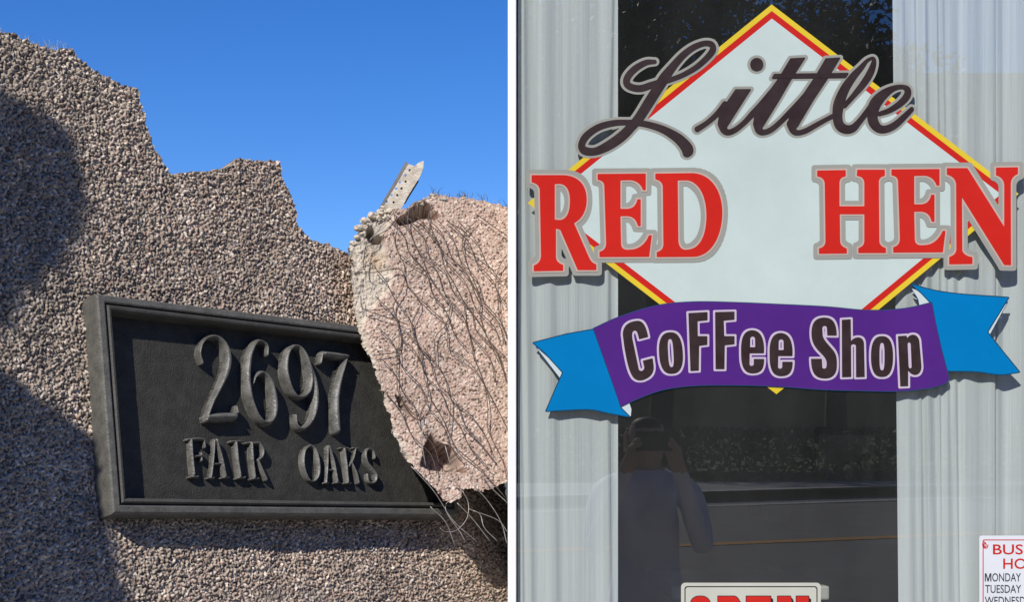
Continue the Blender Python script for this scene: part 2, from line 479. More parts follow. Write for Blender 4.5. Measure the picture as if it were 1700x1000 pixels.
def slab_mesh(name, fr, n0, S, x, y, Hn, C, thick, back_c, under=0.0):
    """height field inside an outline, with broken sides and a back"""
    P, idx, quads, polys, segs = contour(S, x, y)
    st = x[1] - x[0]
    fi = np.clip((P[:, 0] - x[0]) / st, 0, len(x) - 1.001); fj = np.clip((P[:, 1] - y[0]) / st, 0, len(y) - 1.001)
    i = fi.astype(int); j = fj.astype(int); a = fi - i; b = fj - j
    def bil(A):
        if A.ndim == 3: a_, b_ = a[:, None], b[:, None]
        else: a_, b_ = a, b
        return A[j, i] * (1 - a_) * (1 - b_) + A[j, i + 1] * a_ * (1 - b_) + A[j + 1, i] * (1 - a_) * b_ + A[j + 1, i + 1] * a_ * b_
    h = bil(Hn); c = bil(C)
    V = [fr.world(P[:, 0], P[:, 1], n0 + h)]; cols = [c]; nv = len(P)
    # broken sides: each border vertex is carried back in three uneven steps
    bv = sorted({k for s in segs for k in s}); m = {k: q for q, k in enumerate(bv)}; nb = len(bv); bvP = P[bv]
    gy_, gx_ = np.gradient(S, st); gi, gj = i[bv], j[bv]; g = np.column_stack([gx_[gj, gi], gy_[gj, gi]])
    pad = 6                                                   # a broad mean of the slope gives the inward direction
    g = np.array([[gx_[max(b_ - pad, 0):b_ + pad, max(a_ - pad, 0):a_ + pad].mean(), gy_[max(b_ - pad, 0):b_ + pad, max(a_ - pad, 0):a_ + pad].mean()] for a_, b_ in zip(gi, gj)]) if under else g
    g = g / np.maximum(np.linalg.norm(g, axis=1), 1e-6)[:, None]
    for lev, fr_ in enumerate((.33, .66, 1.0)):
        jit = np.column_stack([smooth_noise(bvP[:, 0], bvP[:, 1] + lev, 210, 71 + lev), smooth_noise(bvP[:, 0] + lev, bvP[:, 1], 210, 75 + lev)]) * .0028 * (lev < 2) - g * under * (.45, .8, 1.0)[lev]
        V.append(fr.world(bvP[:, 0] + jit[:, 0], bvP[:, 1] + jit[:, 1], n0 + h[bv] * (1 - fr_) - thick * fr_))
        cols.append(np.tile(back_c, (nb, 1)) * (.95 + .22 * smooth_noise(bvP[:, 0], bvP[:, 1] + lev, 160, 81))[:, None])
    sq = []
    for p, q in segs:
        lp, lq = m[p], m[q]; prev = (p, q)
        for lev in range(3):
            nx_ = (nv + lev * nb + lp, nv + lev * nb + lq)
            sq.append((prev[0], prev[1], nx_[1], nx_[0])); prev = nx_
    return mesh_arrays(name, np.vstack(V), [quads, polys, np.array(sq)], smooth=True, colors=np.vstack(cols))

wall_root = empty('stucco_wall', tuple(np.append(wall.world(.25, -1.4, N_WALL)[:2], 0)),
                  'rough pebbly grey stucco wall with jagged broken top against the sky', 'wall')
top = [(-330, 10), (-110, 36), (-60, 42), (0, 55), (25, 60), (55, 73), (85, 82), (120, 85), (135, 102), (160, 122), (200, 141), (228, 149), (232, 178),
       (240, 207), (254, 242), (268, 275), (284, 289), (330, 286), (370, 283), (388, 268), (430, 267), (463, 270), (468, 296), (484, 330),
       (493, 352), (490, 371), (508, 391), (520, 400), (545, 402), (562, 414), (585, 426), (640, 436), (760, 452)]
wt = wp(top)
def u_at_shop(v, n, x=-0.0012): return (x - wall.O[0] - v * wall.V[0] - n * wall.N[0]) / wall.U[0]
VB = -0.52
right = [(u_at_shop(.04, N_WALL + .01), .04), (u_at_shop(VB, N_WALL + .01), VB)]
UL = -0.34
out = np.vstack([wt[1:], np.array(right), [[UL, VB], [UL, wt[1][1] + .02]]])
x, y, X, Y = grid(UL - .01, right[1][0] + .03, VB - .01, wt[:, 1].max() + .03, .0012)
S = sd_poly([out], X, Y)
edge = np.abs(Y - (VB)) > .02
S = S + edge * (np.round(2 * smooth_noise(X, Y, 38, 3)) / 2 * .0045 + np.round(2 * smooth_noise(X, Y, 130, 4)) / 2 * .0025) * (X < .8)
Hn = np.zeros(X.shape); C = np.zeros(X.shape + (3,)); C[:] = (.09, .083, .073)  # dark base puts the shade between the grains into the colour
WARM = wp([(600, 400)])[0][0]
def wall_pal(gu, gv_):
    k = random.random()
    w = min(max((gu + .05) / (WARM + .05), 0), 1)                # greyer stone to the left, pinker to the right
    if k < .08: c = (.13, .115, .10)
    elif k < .22: c = (.70, .64, .56)
    elif k < .30 + .14 * w: c = (.42, .315, .26)
    else: c = (.40, .355, .295) if random.random() > w * .6 else (.425, .345, .28)
    s = random.uniform(.8, 1.2)
    return tuple(a * s for a in c)
stamp_grains(Hn, C, x, y, .0033, .0011, .0031, 1.95, wall_pal, None)
patch = np.clip((smooth_noise(X, Y, 13, 91) - .42) / .25, 0, 1)              # worn places with bare mortar
Hn *= 1 - .65 * patch
C[:] = C * (1 - .5 * patch[..., None]) + np.array([.22, .205, .18]) * .5 * patch[..., None]
C *= (1 + .22 * smooth_noise(X, Y, 7, 92) + .16 * smooth_noise(X * 3, Y * .6, 12, 93))[..., None] * np.array([1.03, .955, .91])
Hn += smooth_noise(X, Y, 6, 8) * .005 + smooth_noise(X, Y, 22, 9) * .003
PWu = wall.uv(765, 860)[0]
S = np.maximum(S, -np.maximum.reduce([.03 - X, X - PWu + .03, Y + .03, wall.uv(171.5, 854)[1] + .03 - Y]))      # no coat behind the plaque
stucco = link('stucco_coat', slab_mesh('stucco_coat', wall, N_WALL, S, x, y, Hn, C, .13, np.array([.40, .37, .33])), M_stucco, wall_root)
# the rest of the wall: its back, its foot and its run to the left
def prism(name, fr, poly, n0, n1, m, parent):
    k = len(poly); V = np.vstack([fr.world([p[0] for p in poly], [p[1] for p in poly], n0), fr.world([p[0] for p in poly], [p[1] for p in poly], n1)])
    f = [tuple(range(k)), tuple(range(2 * k - 1, k - 1, -1))] + [(i, (i + 1) % k, k + (i + 1) % k, k + i) for i in range(k)]
    return link(name, mesh_arrays(name, V, [f]), m, parent)
tl = wt[1]
back = [(p[0], p[1] - .02) for p in wt[2:]] + [(right[0][0] - .16, .02), (right[0][0] - .16, VB + .01), (UL + .01, VB + .01), (UL + .01, tl[1] - .02)]
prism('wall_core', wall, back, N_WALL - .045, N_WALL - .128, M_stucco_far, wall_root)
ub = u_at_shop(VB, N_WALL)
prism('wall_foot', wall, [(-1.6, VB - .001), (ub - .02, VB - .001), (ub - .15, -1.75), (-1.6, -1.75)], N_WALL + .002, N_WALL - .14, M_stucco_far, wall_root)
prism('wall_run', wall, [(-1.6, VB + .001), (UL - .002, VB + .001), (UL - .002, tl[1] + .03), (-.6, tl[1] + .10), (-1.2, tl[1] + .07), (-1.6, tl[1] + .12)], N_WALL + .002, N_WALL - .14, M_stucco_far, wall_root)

# dry straw caught on the broken top
def blades(name, px0, px1, line, n, m, parent, lo, hi, fr, nn, r=.0005):
    V, fcs = [], []
    for _ in range(n):
        a = random.uniform(px0, px1); b = np.interp(a, [p[0] for p in line], [p[1] for p in line]) + random.uniform(-2, 5)
        uv0 = fr.uv(a, b, nn); L = random.uniform(lo, hi); lean = random.gauss(0, .5)
        pts = [fr.world(uv0[0] + lean * L * t * t, uv0[1] + L * t * .9, nn + random.uniform(-.004, .004)) for t in (0, .35, .7, 1)]
        for k, (p, w) in enumerate(zip(pts, (1, .8, .55, .15))):
            base = len(V)
            for q in range(3):
                an = 2.1 * q; V.append(p + r * w * (math.cos(an) * fr.U + math.sin(an) * fr.N))
            if k:
                for q in range(3): fcs.append((base - 3 + q, base - 3 + (q + 1) % 3, base + (q + 1) % 3, base + q))
    return tag(link(name, mesh_arrays(name, V, [np.array(fcs)]), m, parent), kind='stuff')
blades('dry_straw', -40, 128, top, 55, M_dry, wall_root, .003, .024, wall, N_WALL - .01)

# ================================================================ THE BROKEN SLAB
SN = nrm(WN - .42 * WU + .02 * WV)
SU = nrm(WU - (WU @ SN) * SN)
SV = nrm(np.cross(SN, SU))
if SV @ WV < 0: SV = -SV
_q = wall.uv(600, 600, .012)
slab = Frame(wall.world(_q[0], _q[1], .012), SU, SV, SN)
def sp(pts, n=0.0): return np.array([slab.uv(a, b, n) for a, b in pts])
slab_root = empty('broken_slab', tuple(slab.world(.1, -.25, -.03)), 'pinkish broken render slab hanging over the right end of the black plaque', 'rubble slab')
so_px = [(578, 412), (590, 398), (598, 372), (606, 362), (622, 352), (648, 346), (668, 349), (690, 338), (704, 329), (722, 321), (745, 326), (772, 327), (806, 334), (848, 346)]
so_px2 = [(848, 800), (826, 806), (812, 812), (790, 818), (772, 812), (762, 826), (748, 834), (736, 832), (722, 812), (700, 790), (678, 768), (664, 742),
          (654, 716), (648, 690), (640, 664), (632, 640), (624, 612), (612, 590), (603, 566), (596, 540), (590, 512), (588, 480), (584, 450), (586, 430)]
def u_slab_at(v, n=0.0, x=-0.0040): return (x - slab.O[0] - v * slab.V[0] - n * slab.N[0]) / slab.U[0]
A = sp(so_px); B = sp(so_px2)
A[-1][0] = u_slab_at(A[-1][1]); B[0][0] = u_slab_at(B[0][1])
outl = np.vstack([A, B])
x, y, X, Y = grid(outl[:, 0].min() - .006, outl[:, 0].max() + .006, outl[:, 1].min() - .006, outl[:, 1].max() + .006, .0011)
S = sd_poly([outl], X, Y)
inner = X < outl[:, 0].max() - .015
S = S + inner * (np.round(2.2 * smooth_noise(X, Y, 55, 23)) / 2.2 * .0042 + np.round(2 * smooth_noise(X, Y, 190, 24)) / 2 * .0022)
S = np.maximum(S, X - np.array([u_slab_at(v) for v in y])[:, None])
Hn = np.zeros(X.shape); C = np.zeros(X.shape + (3,)); C[:] = (.46, .34, .285)
def slab_pal(gu, gv_):
    k = random.random()
    if k < .14: c = (.13, .09, .075)
    elif k < .36: c = (.66, .57, .50)
    elif k < .62: c = (.52, .37, .31)
    else: c = (.52, .40, .34)
    s = random.uniform(.85, 1.15)
    return tuple(a * s for a in c)
stamp_grains(Hn, C, x, y, .0035, .0013, .0028, .95, slab_pal, None)
Hn += smooth_noise(X, Y, 9, 31) * .004 + smooth_noise(X, Y, 30, 32) * .002
C *= (1 + .18 * smooth_noise(X, Y, 14, 33) + .14 * smooth_noise(X, Y, 50, 34))[..., None] * np.array([1, .97, .92])
# the left rim has lost its grains: bare cream plaster
rim_px = [(575, 405), (600, 350), (640, 340), (655, 360), (640, 385), (640, 420), (655, 450), (650, 480), (628, 505), (612, 520), (606, 545), (612, 570), (626, 600), (634, 634), (646, 660), (652, 690), (662, 720), (690, 762), (676, 775), (640, 700), (600, 600), (575, 500)]
rim = sd_poly([sp(rim_px)], X, Y) + smooth_noise(X, Y, 70, 41) * .004
k = np.clip(-rim / .006, 0, 1)[..., None]
nz1 = smooth_noise(X, Y, 150, 42); nz2 = smooth_noise(X, Y, 45, 43)
cream = np.array([.56, .49, .40]) * (1 + .22 * nz1[..., None] + .25 * nz2[..., None])
ochre = np.clip(1 - np.hypot(X - sp([(624, 432)])[0][0], Y - sp([(624, 432)])[0][1]) / .028, 0, 1)[..., None]
cream = cream * (1 - ochre * .8) + np.array([.52, .36, .22]) * ochre * .8
C = C * (1 - k) + cream * k
Hn = Hn * (1 - k[..., 0]) + k[..., 0] * (-.006 + .0025 * np.round(2 * nz1) / 2 + .0045 * np.round(2.5 * nz2) / 2.5 + .0016 * smooth_noise(X, Y, 380, 44) + rng.normal(0, .0004, X.shape))
# holes where the render has fallen out; the last pit imitates a cast shadow
for hp, dep in (([(655, 366), (676, 352), (690, 338), (704, 333), (716, 340), (724, 352), (734, 360), (722, 366), (700, 364), (680, 372), (662, 376)], .042),
                ([(608, 384), (612, 374), (622, 376), (628, 388), (638, 392), (640, 402), (624, 404), (612, 398)], .036),
                ([(655, 655), (668, 660), (688, 690), (694, 700), (680, 692), (662, 676)], .020),
                ([(706, 735), (715, 722), (728, 733), (750, 742), (764, 764), (768, 776), (776, 786), (740, 784), (716, 782), (698, 774)], .055)):
    s = sd_poly([sp(hp)], X, Y) + smooth_noise(X, Y, 120, 51) * .0015
    kk = np.clip(-s / .004, 0, 1)
    Hn = Hn * (1 - kk) + (-dep + .003 * nz1) * kk
    C = C * (1 - .35 * kk[..., None]) + np.array([.22, .2, .19]) * .35 * kk[..., None]
link('render_face', slab_mesh('render_face', slab, 0.0, S, x, y, Hn, C, .060, np.array([.55, .47, .38]), .026), M_slab, slab_root)
# crumbs of mortar along the broken upper lip
for (cx_, cy_, r_) in ((597, 378, 9), (606, 366, 8), (618, 358, 10), (634, 352, 9), (586, 404, 7), (647, 350, 8), (720, 326, 8), (735, 332, 9), (752, 334, 7), (700, 338, 6), (768, 336, 6), (628, 362, 7), (642, 360, 8), (652, 354, 6), (612, 372, 6), (603, 388, 7), (592, 394, 6), (636, 344, 5), (660, 350, 6)):
    uv = slab.uv(cx_, cy_, -.004); rr = r_ * .00095
    bm = bmesh.new(); bmesh.ops.create_icosphere(bm, subdivisions=2, radius=rr)
    for v in bm.verts:
        v.co *= 1 + random.uniform(-.28, .28)
        v.co.z *= .7
    me = bpy.data.meshes.new('mortar_crumb'); bm.to_mesh(me); bm.free()
    me.color_attributes.new('Col', 'FLOAT_COLOR', 'POINT')
    cc = (.62, .54, .43) if cx_ < 660 else (.45, .42, .34)
    me.color_attributes['Col'].data.foreach_set('color', np.tile([*cc, 1.0], len(me.vertices)).astype(np.float32))
    me.transform(Matrix.Translation(Vector(slab.world(uv[0], uv[1], -.006))))
    link('mortar_crumb', me, M_slab, slab_root)
blades('dry_moss', 715, 846, so_px, 45, M_twig, slab_root, .003, .020, slab, -.006, r=.0006)
blades('pale_straw', 700, 846, so_px, 40, M_dry, slab_root, .003, .012, slab, -.004, r=.0006)

# ---------------------------------------------------------------- wire netting over the slab
net = empty('wire_netting', tuple(slab.world(.12, .1, .01)), 'torn rusty wire netting sagging over the pinkish slab with curled loose ends', 'wire mesh')
Z1 = ['310 170 320 250 310 300 330 380 370 470 380 560 430 630 520 720 600 800 610 900 620 940 700 1000',
      '400 150 390 240 430 360 470 430 500 510 540 580 600 660 690 760', '520 130 500 210 520 270 570 380 590 470 640 560 690 650 720 700 780 780 850 900 940 990',
      '400 210 470 250 540 330 600 410 700 490 750 570 790 650 890 770 940 860', '600 220 700 290 690 360 760 420 870 500',
      '770 220 700 300 690 370 720 470 770 600 790 680 790 760 830 870 890 1000', '760 180 850 250 940 308', '940 410 890 490 880 600 940 690', '885 630 900 760 940 880',
      '330 400 420 470 490 510 530 560', '440 640 460 690 410 800 440 890 460 1000', '300 260 180 330 150 400 160 510 330 490 370 540 355 610 310 700 340 800 340 1000',
      '130 640 150 715 310 710', '150 720 270 760 390 800', '630 680 600 800 540 870 540 1000', '700 680 720 800 740 900 760 1000', '200 970 340 940 360 830 420 880 520 1000',
      '390 150 450 110 520 100', '310 180 240 260 180 330']
for q in range(13):                                       # long strands that run on down to the right
    a_, b_ = ((640 + 17 * q, 356 + 1.5 * q) if q < 8 else (618 + 5 * (q - 8), 440 + 52 * (q - 8))); row = []
    n_ = random.randint(7, 11)
    for w_ in range(n_):
        row += [(a_ - 560) * 3.333, (b_ - 300) * 3.333]
        st_ = random.uniform(26, 40); lean_ = (.35 if w_ % 2 else .85) + random.uniform(-.12, .12)
        a_ += st_ * lean_; b_ += st_
        if b_ > 800 or a_ > 838: break
    if len(row) >= 6: Z1.append(' '.join('%.1f' % v for v in row))
Z2 = ['430 0 450 150 470 240 430 340 450 370', '470 240 540 350 580 440 620 520 740 620 880 780', '450 0 550 130 590 260 690 340 760 440 800 540', '590 260 580 370 570 420',
      '700 20 760 180 780 300 780 420 850 570 880 670', '590 0 700 90 780 220 880 410', '640 390 740 490 830 600', '310 0 310 200 340 270 400 340 440 330', '820 0 880 180']
Z3 = ['440 380 440 500 460 610', '560 500 585 605', '380 610 500 740 600 890 720 1000', '650 740 680 800 670 880 620 940 560 950 530 930', '680 830 740 860 760 930 830 1000', '700 840 830 890 880 950',
      '600 680 640 740 560 820 640 960 660 1000', '740 640 800 720 880 800', '700 700 780 790 850 900 880 1010', '620 800 700 880 790 1000', '480 820 560 900 610 1020']
for lst, ox, oy, sc, m, lift in ((Z1, 560, 300, 3.333, M_wire, .0075), (Z2, 560, 580, 3.125, M_wire, .0075), (Z3, 560, 580, 3.125, M_wire_l, .012)):
    for s in lst:
        a = np.array([float(v) for v in s.split()]).reshape(-1, 2) / sc + (ox, oy)
        nn = lift + random.uniform(0, .004)
        P = np.array([[*slab.uv(q[0], q[1], nn), nn + random.uniform(-.0012, .003)] for q in a])
        Q = catmull(P, 6)
        W = slab.world(Q[:, 0], Q[:, 1], Q[:, 2])
        W[:, 0] = np.minimum(W[:, 0], -.0090)
        link('wire', tube_mesh('wire', W, .0008 if m is M_wire else .0008, seg=5), M_wire_l if (lst is Z1 and s in Z1[17:19]) else m, net)

# ---------------------------------------------------------------- perforated metal strip
zs = 5.885
def st_px(a, b): return (600 + a / zs, 250 + b / zs)
strip_root = empty('metal_strip', tuple(slab.world(*slab.uv(638, 348), -.02)), 'bent perforated metal strip sticking up from the broken slab into the sky', 'metal strip')
sf = Frame(slab.world(*slab.uv(638, 348), -.022), *(lambda N: (lambda U: (U, nrm(np.cross(N, U)), N))(nrm(np.array([1, 0, 0]) - (np.array([1, 0, 0]) @ N) * N)))(nrm([-.15, -1, .12])))
if sf.V[2] < 0: sf.V = -sf.V
def stp(pts): return np.array([sf.uv(*st_px(a, b)) for a, b in pts])
plate = stp([(190, 590), (255, 470), (330, 350), (400, 225), (455, 130), (520, 150), (560, 118), (612, 98), (604, 170), (575, 250), (500, 370), (440, 470), (395, 560), (330, 640)])
x, y, X, Y = grid(plate[:, 0].min() - .003, plate[:, 0].max() + .003, plate[:, 1].min() - .003, plate[:, 1].max() + .003, .0007)
S = sd_poly([plate], X, Y)
for a, b in stp([(430, 240), (375, 310), (432, 302), (340, 372), (392, 370), (295, 435), (350, 435), (250, 500), (315, 505), (470, 190)]):
    S = np.maximum(S, .0021 - np.hypot(X - a, Y - b))
P, idx, quads, polys, segs = contour(S, x, y); nP = len(P)
V = np.vstack([sf.world(P[:, 0], P[:, 1], 0), sf.world(P[:, 0], P[:, 1], -.0012)])
link('plate', mesh_arrays('plate', V, [quads, polys, quads + nP, [tuple(i + nP for i in p) for p in polys], np.array([(a, b, b + nP, a + nP) for a, b in segs])]), M_zinc, strip_root)
fl = stp([(190, 590), (255, 470), (330, 350), (400, 225), (455, 130)]); fl2 = stp([(135, 570), (205, 440), (285, 305), (355, 180), (412, 78)])
nF = len(fl)
pb = np.vstack([fl + np.array([.001, -.002]), plate[[9, 10, 11]] + np.array([-.006, -.004])])
prism('back_flange', sf, [tuple(p) for p in pb], -.0155, -.0165, mat('dark_zinc', (.10, .09, .075), .7, var=.3, scale=60), strip_root)
V = np.vstack([sf.world(fl[:, 0], fl[:, 1], 0.0006), sf.world(fl2[:, 0], fl2[:, 1], -.016), sf.world(fl[:, 0] + .001, fl[:, 1], -.0015), sf.world(fl2[:, 0] + .001, fl2[:, 1], -.0175)])
fq = []
for i in range(nF - 1): fq += [(i, i + 1, nF + i + 1, nF + i), (2 * nF + i, 2 * nF + i + 1, 3 * nF + i + 1, 3 * nF + i), (nF + i, nF + i + 1, 3 * nF + i + 1, 3 * nF + i)]
fq += [(nF - 1, 2 * nF - 1, 4 * nF - 1, 3 * nF - 1), (0, nF, 3 * nF, 2 * nF)]
link('flange', mesh_arrays('flange', V, [np.array(fq)]), mat('shaded_zinc', (.30, .27, .22), .6, metal=.3, c2=(.18, .15, .12), scale=80), strip_root)  # darker zinc: the flange's shaded side is put into its colour

# ================================================================ THE PLAQUE
plq = empty('address_plaque', tuple(wall.world(.35, -.34, N_WALL)), 'black cast metal address plaque with raised numerals on the stucco wall', 'plaque')
PW, PH = wall.uv(765, 860)[0], -wall.uv(171.5, 854)[1]
PANEL = -.028
def ring(name, prof, m):
    """mitred rectangular frame swept from a profile of (inset, height)"""
    V, f = [], []
    for d, n in prof:
        V.append(wall.world([d + .0150, PW - d, PW - d, d + .0150], [-d - .004, -d - .004, -PH + d, -PH + d], n))
    V = np.vstack(V)
    for i in range(len(prof) - 1):
        for k in range(4):
            f.append((i * 4 + k, i * 4 + (k + 1) % 4, (i + 1) * 4 + (k + 1) % 4, (i + 1) * 4 + k))
    return link(name, mesh_arrays(name, V, [np.array(f)]), m, plq)
ring('frame', [(.000, N_WALL - .004), (.000, -.007), (.0012, -.003), (.0035, 0.0), (.011, .0010), (.0130, 0.0), (.0138, -.006)], M_iron_edge)
ring('inner_moulding', [(.0138, -.006), (.0160, -.006), (.0168, -.001), (.019, .001), (.0225, 0.0), (.0245, -.004), (.0255, PANEL - .002)], M_iron)
x, y, X, Y = grid(.0415, PW - .024, -PH + .024, -.028, .0028)
Hn = smooth_noise(X, Y, 40, 61) * .00035 + smooth_noise(X, Y, 130, 62) * .00025 + rng.normal(0, .00012, X.shape)
V = wall.world(X.ravel(), Y.ravel(), PANEL + Hn.ravel()); w = len(x)
ii, jj = np.meshgrid(np.arange(len(x) - 1), np.arange(len(y) - 1)); a = (jj * w + ii).ravel()
link('panel', mesh_arrays('panel', V, [np.column_stack([a, a + 1, a + w + 1, a + w])], smooth=True), M_iron_face, plq)

def raised(name, strokes, ox, oy, sc, height, fat=.93, st=.0011):
    """a cast character: strokes of changing width, crowned on top, with upright sides"""
    nt_ = PANEL + height
    SS = []
    for s in strokes:
        P = np.array(s, float)
        q = np.array([[*wall.uv(ox + 4 + p[0] / sc, oy + p[1] / sc, nt_), p[2] / sc * .00098 * fat] for p in P])
        SS.append(q)
    al = np.vstack(SS)
    x, y, X, Y = grid(al[:, 0].min() - .014, al[:, 0].max() + .014, al[:, 1].min() - .014, al[:, 1].max() + .014, st)
    S = np.full(X.shape, 1e9)
    for q in SS: S = np.minimum(S, sd_stroke(q, X, Y, 6))
    P, idx, quads, polys, segs = contour(S, x, y)
    fi = np.clip((P[:, 0] - x[0]) / st, 0, len(x) - 1.001); fj = np.clip((P[:, 1] - y[0]) / st, 0, len(y) - 1.001)
    i = fi.astype(int); j = fj.astype(int); a = fi - i; b = fj - j
    s = S[j, i] * (1 - a) * (1 - b) + S[j, i + 1] * a * (1 - b) + S[j + 1, i] * (1 - a) * b + S[j + 1, i + 1] * a * b
    dpt = np.clip(-s / .0055, 0, 1)
    h = height * (.42 + .58 * (.5 * dpt + .5 * np.sqrt(1 - (1 - dpt) ** 2)))
    V = [wall.world(P[:, 0], P[:, 1], PANEL + h)]
    bv = sorted({k for sg in segs for k in sg}); m = {k: q for q, k in enumerate(bv)}
    V.append(wall.world(P[bv][:, 0], P[bv][:, 1], PANEL + h[bv])); V.append(wall.world(P[bv][:, 0], P[bv][:, 1], PANEL - .001)); nP = len(P); nB = len(bv)
    return link(name, mesh_arrays(name, np.vstack(V), [quads, polys, np.array([(nP + m[p], nP + m[q], nP + nB + m[q], nP + nB + m[p]) for p, q in segs])], smooth=True), M_digit, plq)
DH = .021
raised('digit', [[(150, 340, 14), (125, 250, 16), (150, 150, 18), (220, 97, 20), (300, 112, 30), (362, 200, 40), (382, 320, 44), (358, 440, 42), (300, 570, 35), (240, 690, 32), (198, 800, 30), (182, 870, 24)],
                 [(190, 842, 38), (300, 838, 42), (440, 834, 42)], [(462, 740, 14), (462, 800, 30)]], 310, 540, 5.553, DH)
raised('digit', [[(745, 265, 20), (738, 175, 22), (670, 135, 22), (612, 185, 34), (572, 300, 40), (560, 450, 42), (572, 600, 40), (602, 720, 38), (652, 830, 34), (722, 892, 30), (788, 862, 34), (812, 760, 42), (798, 620, 42), (760, 492, 36), (700, 430, 26), (640, 462, 20), (612, 530, 20)]], 310, 540, 5.553, DH)
raised('digit', [[(215, 125, 18), (155, 185, 34), (132, 320, 38), (152, 450, 38), (202, 560, 30), (270, 600, 22), (338, 560, 32), (366, 450, 36), (350, 330, 38), (312, 210, 34), (262, 135, 22), (215, 125, 18)],
                 [(345, 300, 36), (396, 450, 40), (412, 600, 42), (398, 740, 38), (350, 850, 30), (282, 892, 24), (235, 850, 22), (226, 770, 20)]], 450, 550, 5.553, DH)
raised('digit', [[(458, 285, 18), (472, 195, 22)], [(490, 200, 34), (600, 214, 36), (700, 228, 34)], [(692, 255, 24), (642, 400, 36), (606, 560, 42), (598, 700, 44), (606, 850, 44), (612, 910, 40)]], 450, 550, 5.553, DH)
LH = .015
for s in ([[(150, 180, 34), (165, 450, 38), (190, 700, 38)], [(90, 175, 22), (250, 160, 22), (360, 170, 20)], [(355, 170, 18), (368, 290, 16)], [(200, 425, 18), (310, 415, 18)], [(310, 370, 16), (318, 490, 16)], [(135, 740, 20), (260, 732, 20)]],
          [[(505, 180, 26), (490, 450, 24), (455, 730, 26)], [(540, 180, 32), (610, 450, 38), (668, 730, 36)], [(490, 540, 16), (620, 535, 16)], [(410, 755, 16), (500, 750, 16)], [(610, 755, 16), (730, 745, 16)]],
          [[(830, 220, 36), (850, 480, 40), (890, 735, 38)], [(750, 205, 20), (905, 195, 20)], [(840, 762, 18), (975, 745, 18)]],
          [[(1065, 230, 36), (1080, 500, 38), (1110, 745, 36)], [(985, 225, 20), (1190, 218, 20)], [(1190, 232, 22), (1240, 330, 30), (1220, 440, 26), (1150, 490, 18)], [(1170, 500, 26), (1230, 650, 32), (1290, 775, 32)], [(1060, 772, 18), (1180, 760, 18)]]):
    raised('letter', s, 300, 710, 9.089, LH, st=.0009)
for s in ([[(340, 175, 18), (245, 250, 34), (216, 420, 38), (240, 580, 36), (312, 715, 24), (398, 735, 20), (452, 650, 34), (464, 520, 38), (440, 350, 36), (400, 225, 24), (340, 175, 18)]],
          [[(605, 205, 24), (600, 480, 22), (580, 755, 24)], [(622, 195, 30), (690, 430, 36), (750, 750, 34)], [(600, 560, 15), (700, 560, 15)], [(540, 770, 15), (620, 768, 15)], [(700, 770, 15), (800, 765, 15)]],
          [[(860, 235, 34), (890, 480, 36), (915, 755, 34)], [(805, 218, 18), (930, 218, 16)], [(1045, 228, 18), (1000, 400, 20), (930, 510, 20)], [(980, 450, 24), (1050, 620, 32), (1085, 765, 30)], [(1000, 218, 16), (1095, 222, 16)], [(860, 775, 15), (970, 772, 15)]],
          [[(1345, 380, 16), (1320, 262, 18), (1252, 230, 20), (1198, 290, 30), (1212, 430, 34), (1290, 540, 36), (1358, 640, 34), (1348, 745, 28), (1282, 768, 20), (1238, 720, 18), (1226, 630, 16)]]):
    raised('letter', s, 480, 720, 9.444, LH, st=.0009)

# ================================================================ THE SHOP
GY = 2.5                                                   # the pane's front face
K = GY / F
def gx(px): return (px - CX) * K
def gz(py): return CAMZ + (CY - py) * K
XL = gx(843)
ZS, ZH, XR = .82, 2.66, 1.75                               # sill, head and right side of the window
shop = empty('shop_building', (1.6, 4.4, 0), 'pale rendered shop front around the big curtained window', 'building')
box('front_wall', XL, 3.4, 2.47, 2.60, 0, ZS - .05, M_facade, shop)
box('front_wall', XL, 3.4, 2.47, 2.60, ZH + .06, 3.4, M_facade, shop)
box('front_wall', XR + .06, 3.4, 2.472, 2.598, ZS - .05, ZH + .06, M_facade, shop)
box('side_wall', XL, XL + .012, 2.601, 6.6, 0, 3.4, M_facade, shop)
box('side_wall', 3.3, 3.4, 2.601, 6.6, 0, 3.4, M_facade, shop)
box('back_wall', XL + .013, 3.299, 6.45, 6.6, 0, 3.4, M_facade, shop)
box('roof', XL - .01, 3.45, 2.40, 6.65, 3.401, 3.55, M_facade, shop)
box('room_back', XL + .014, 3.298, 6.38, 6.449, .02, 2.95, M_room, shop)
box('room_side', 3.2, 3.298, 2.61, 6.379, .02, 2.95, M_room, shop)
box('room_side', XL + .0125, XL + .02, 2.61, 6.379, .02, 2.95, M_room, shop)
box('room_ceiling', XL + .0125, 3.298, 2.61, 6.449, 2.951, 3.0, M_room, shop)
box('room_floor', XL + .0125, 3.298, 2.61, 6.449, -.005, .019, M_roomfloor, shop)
win = empty('shop_window', (.9, GY, ZS), 'large shop window pane in a slim white painted frame', 'window')
box('jamb', XL, gx(857), 2.4915, 2.60, ZS, ZH, M_white, win, .0015)
box('jamb', XR, XR + .058, 2.4915, 2.60, ZS, ZH, M_white, win, .003)
box('sill', XL, XR + .058, 2.43, 2.60, ZS - .048, ZS - .001, M_white, win, .004)
box('head', XL, XR + .058, 2.446, 2.60, ZH + .001, ZH + .058, M_white, win, .003)
box('pane', gx(857) + .0005, XR - .0005, GY, GY + .006, ZS + .0005, ZH - .0005, M_glass, win)

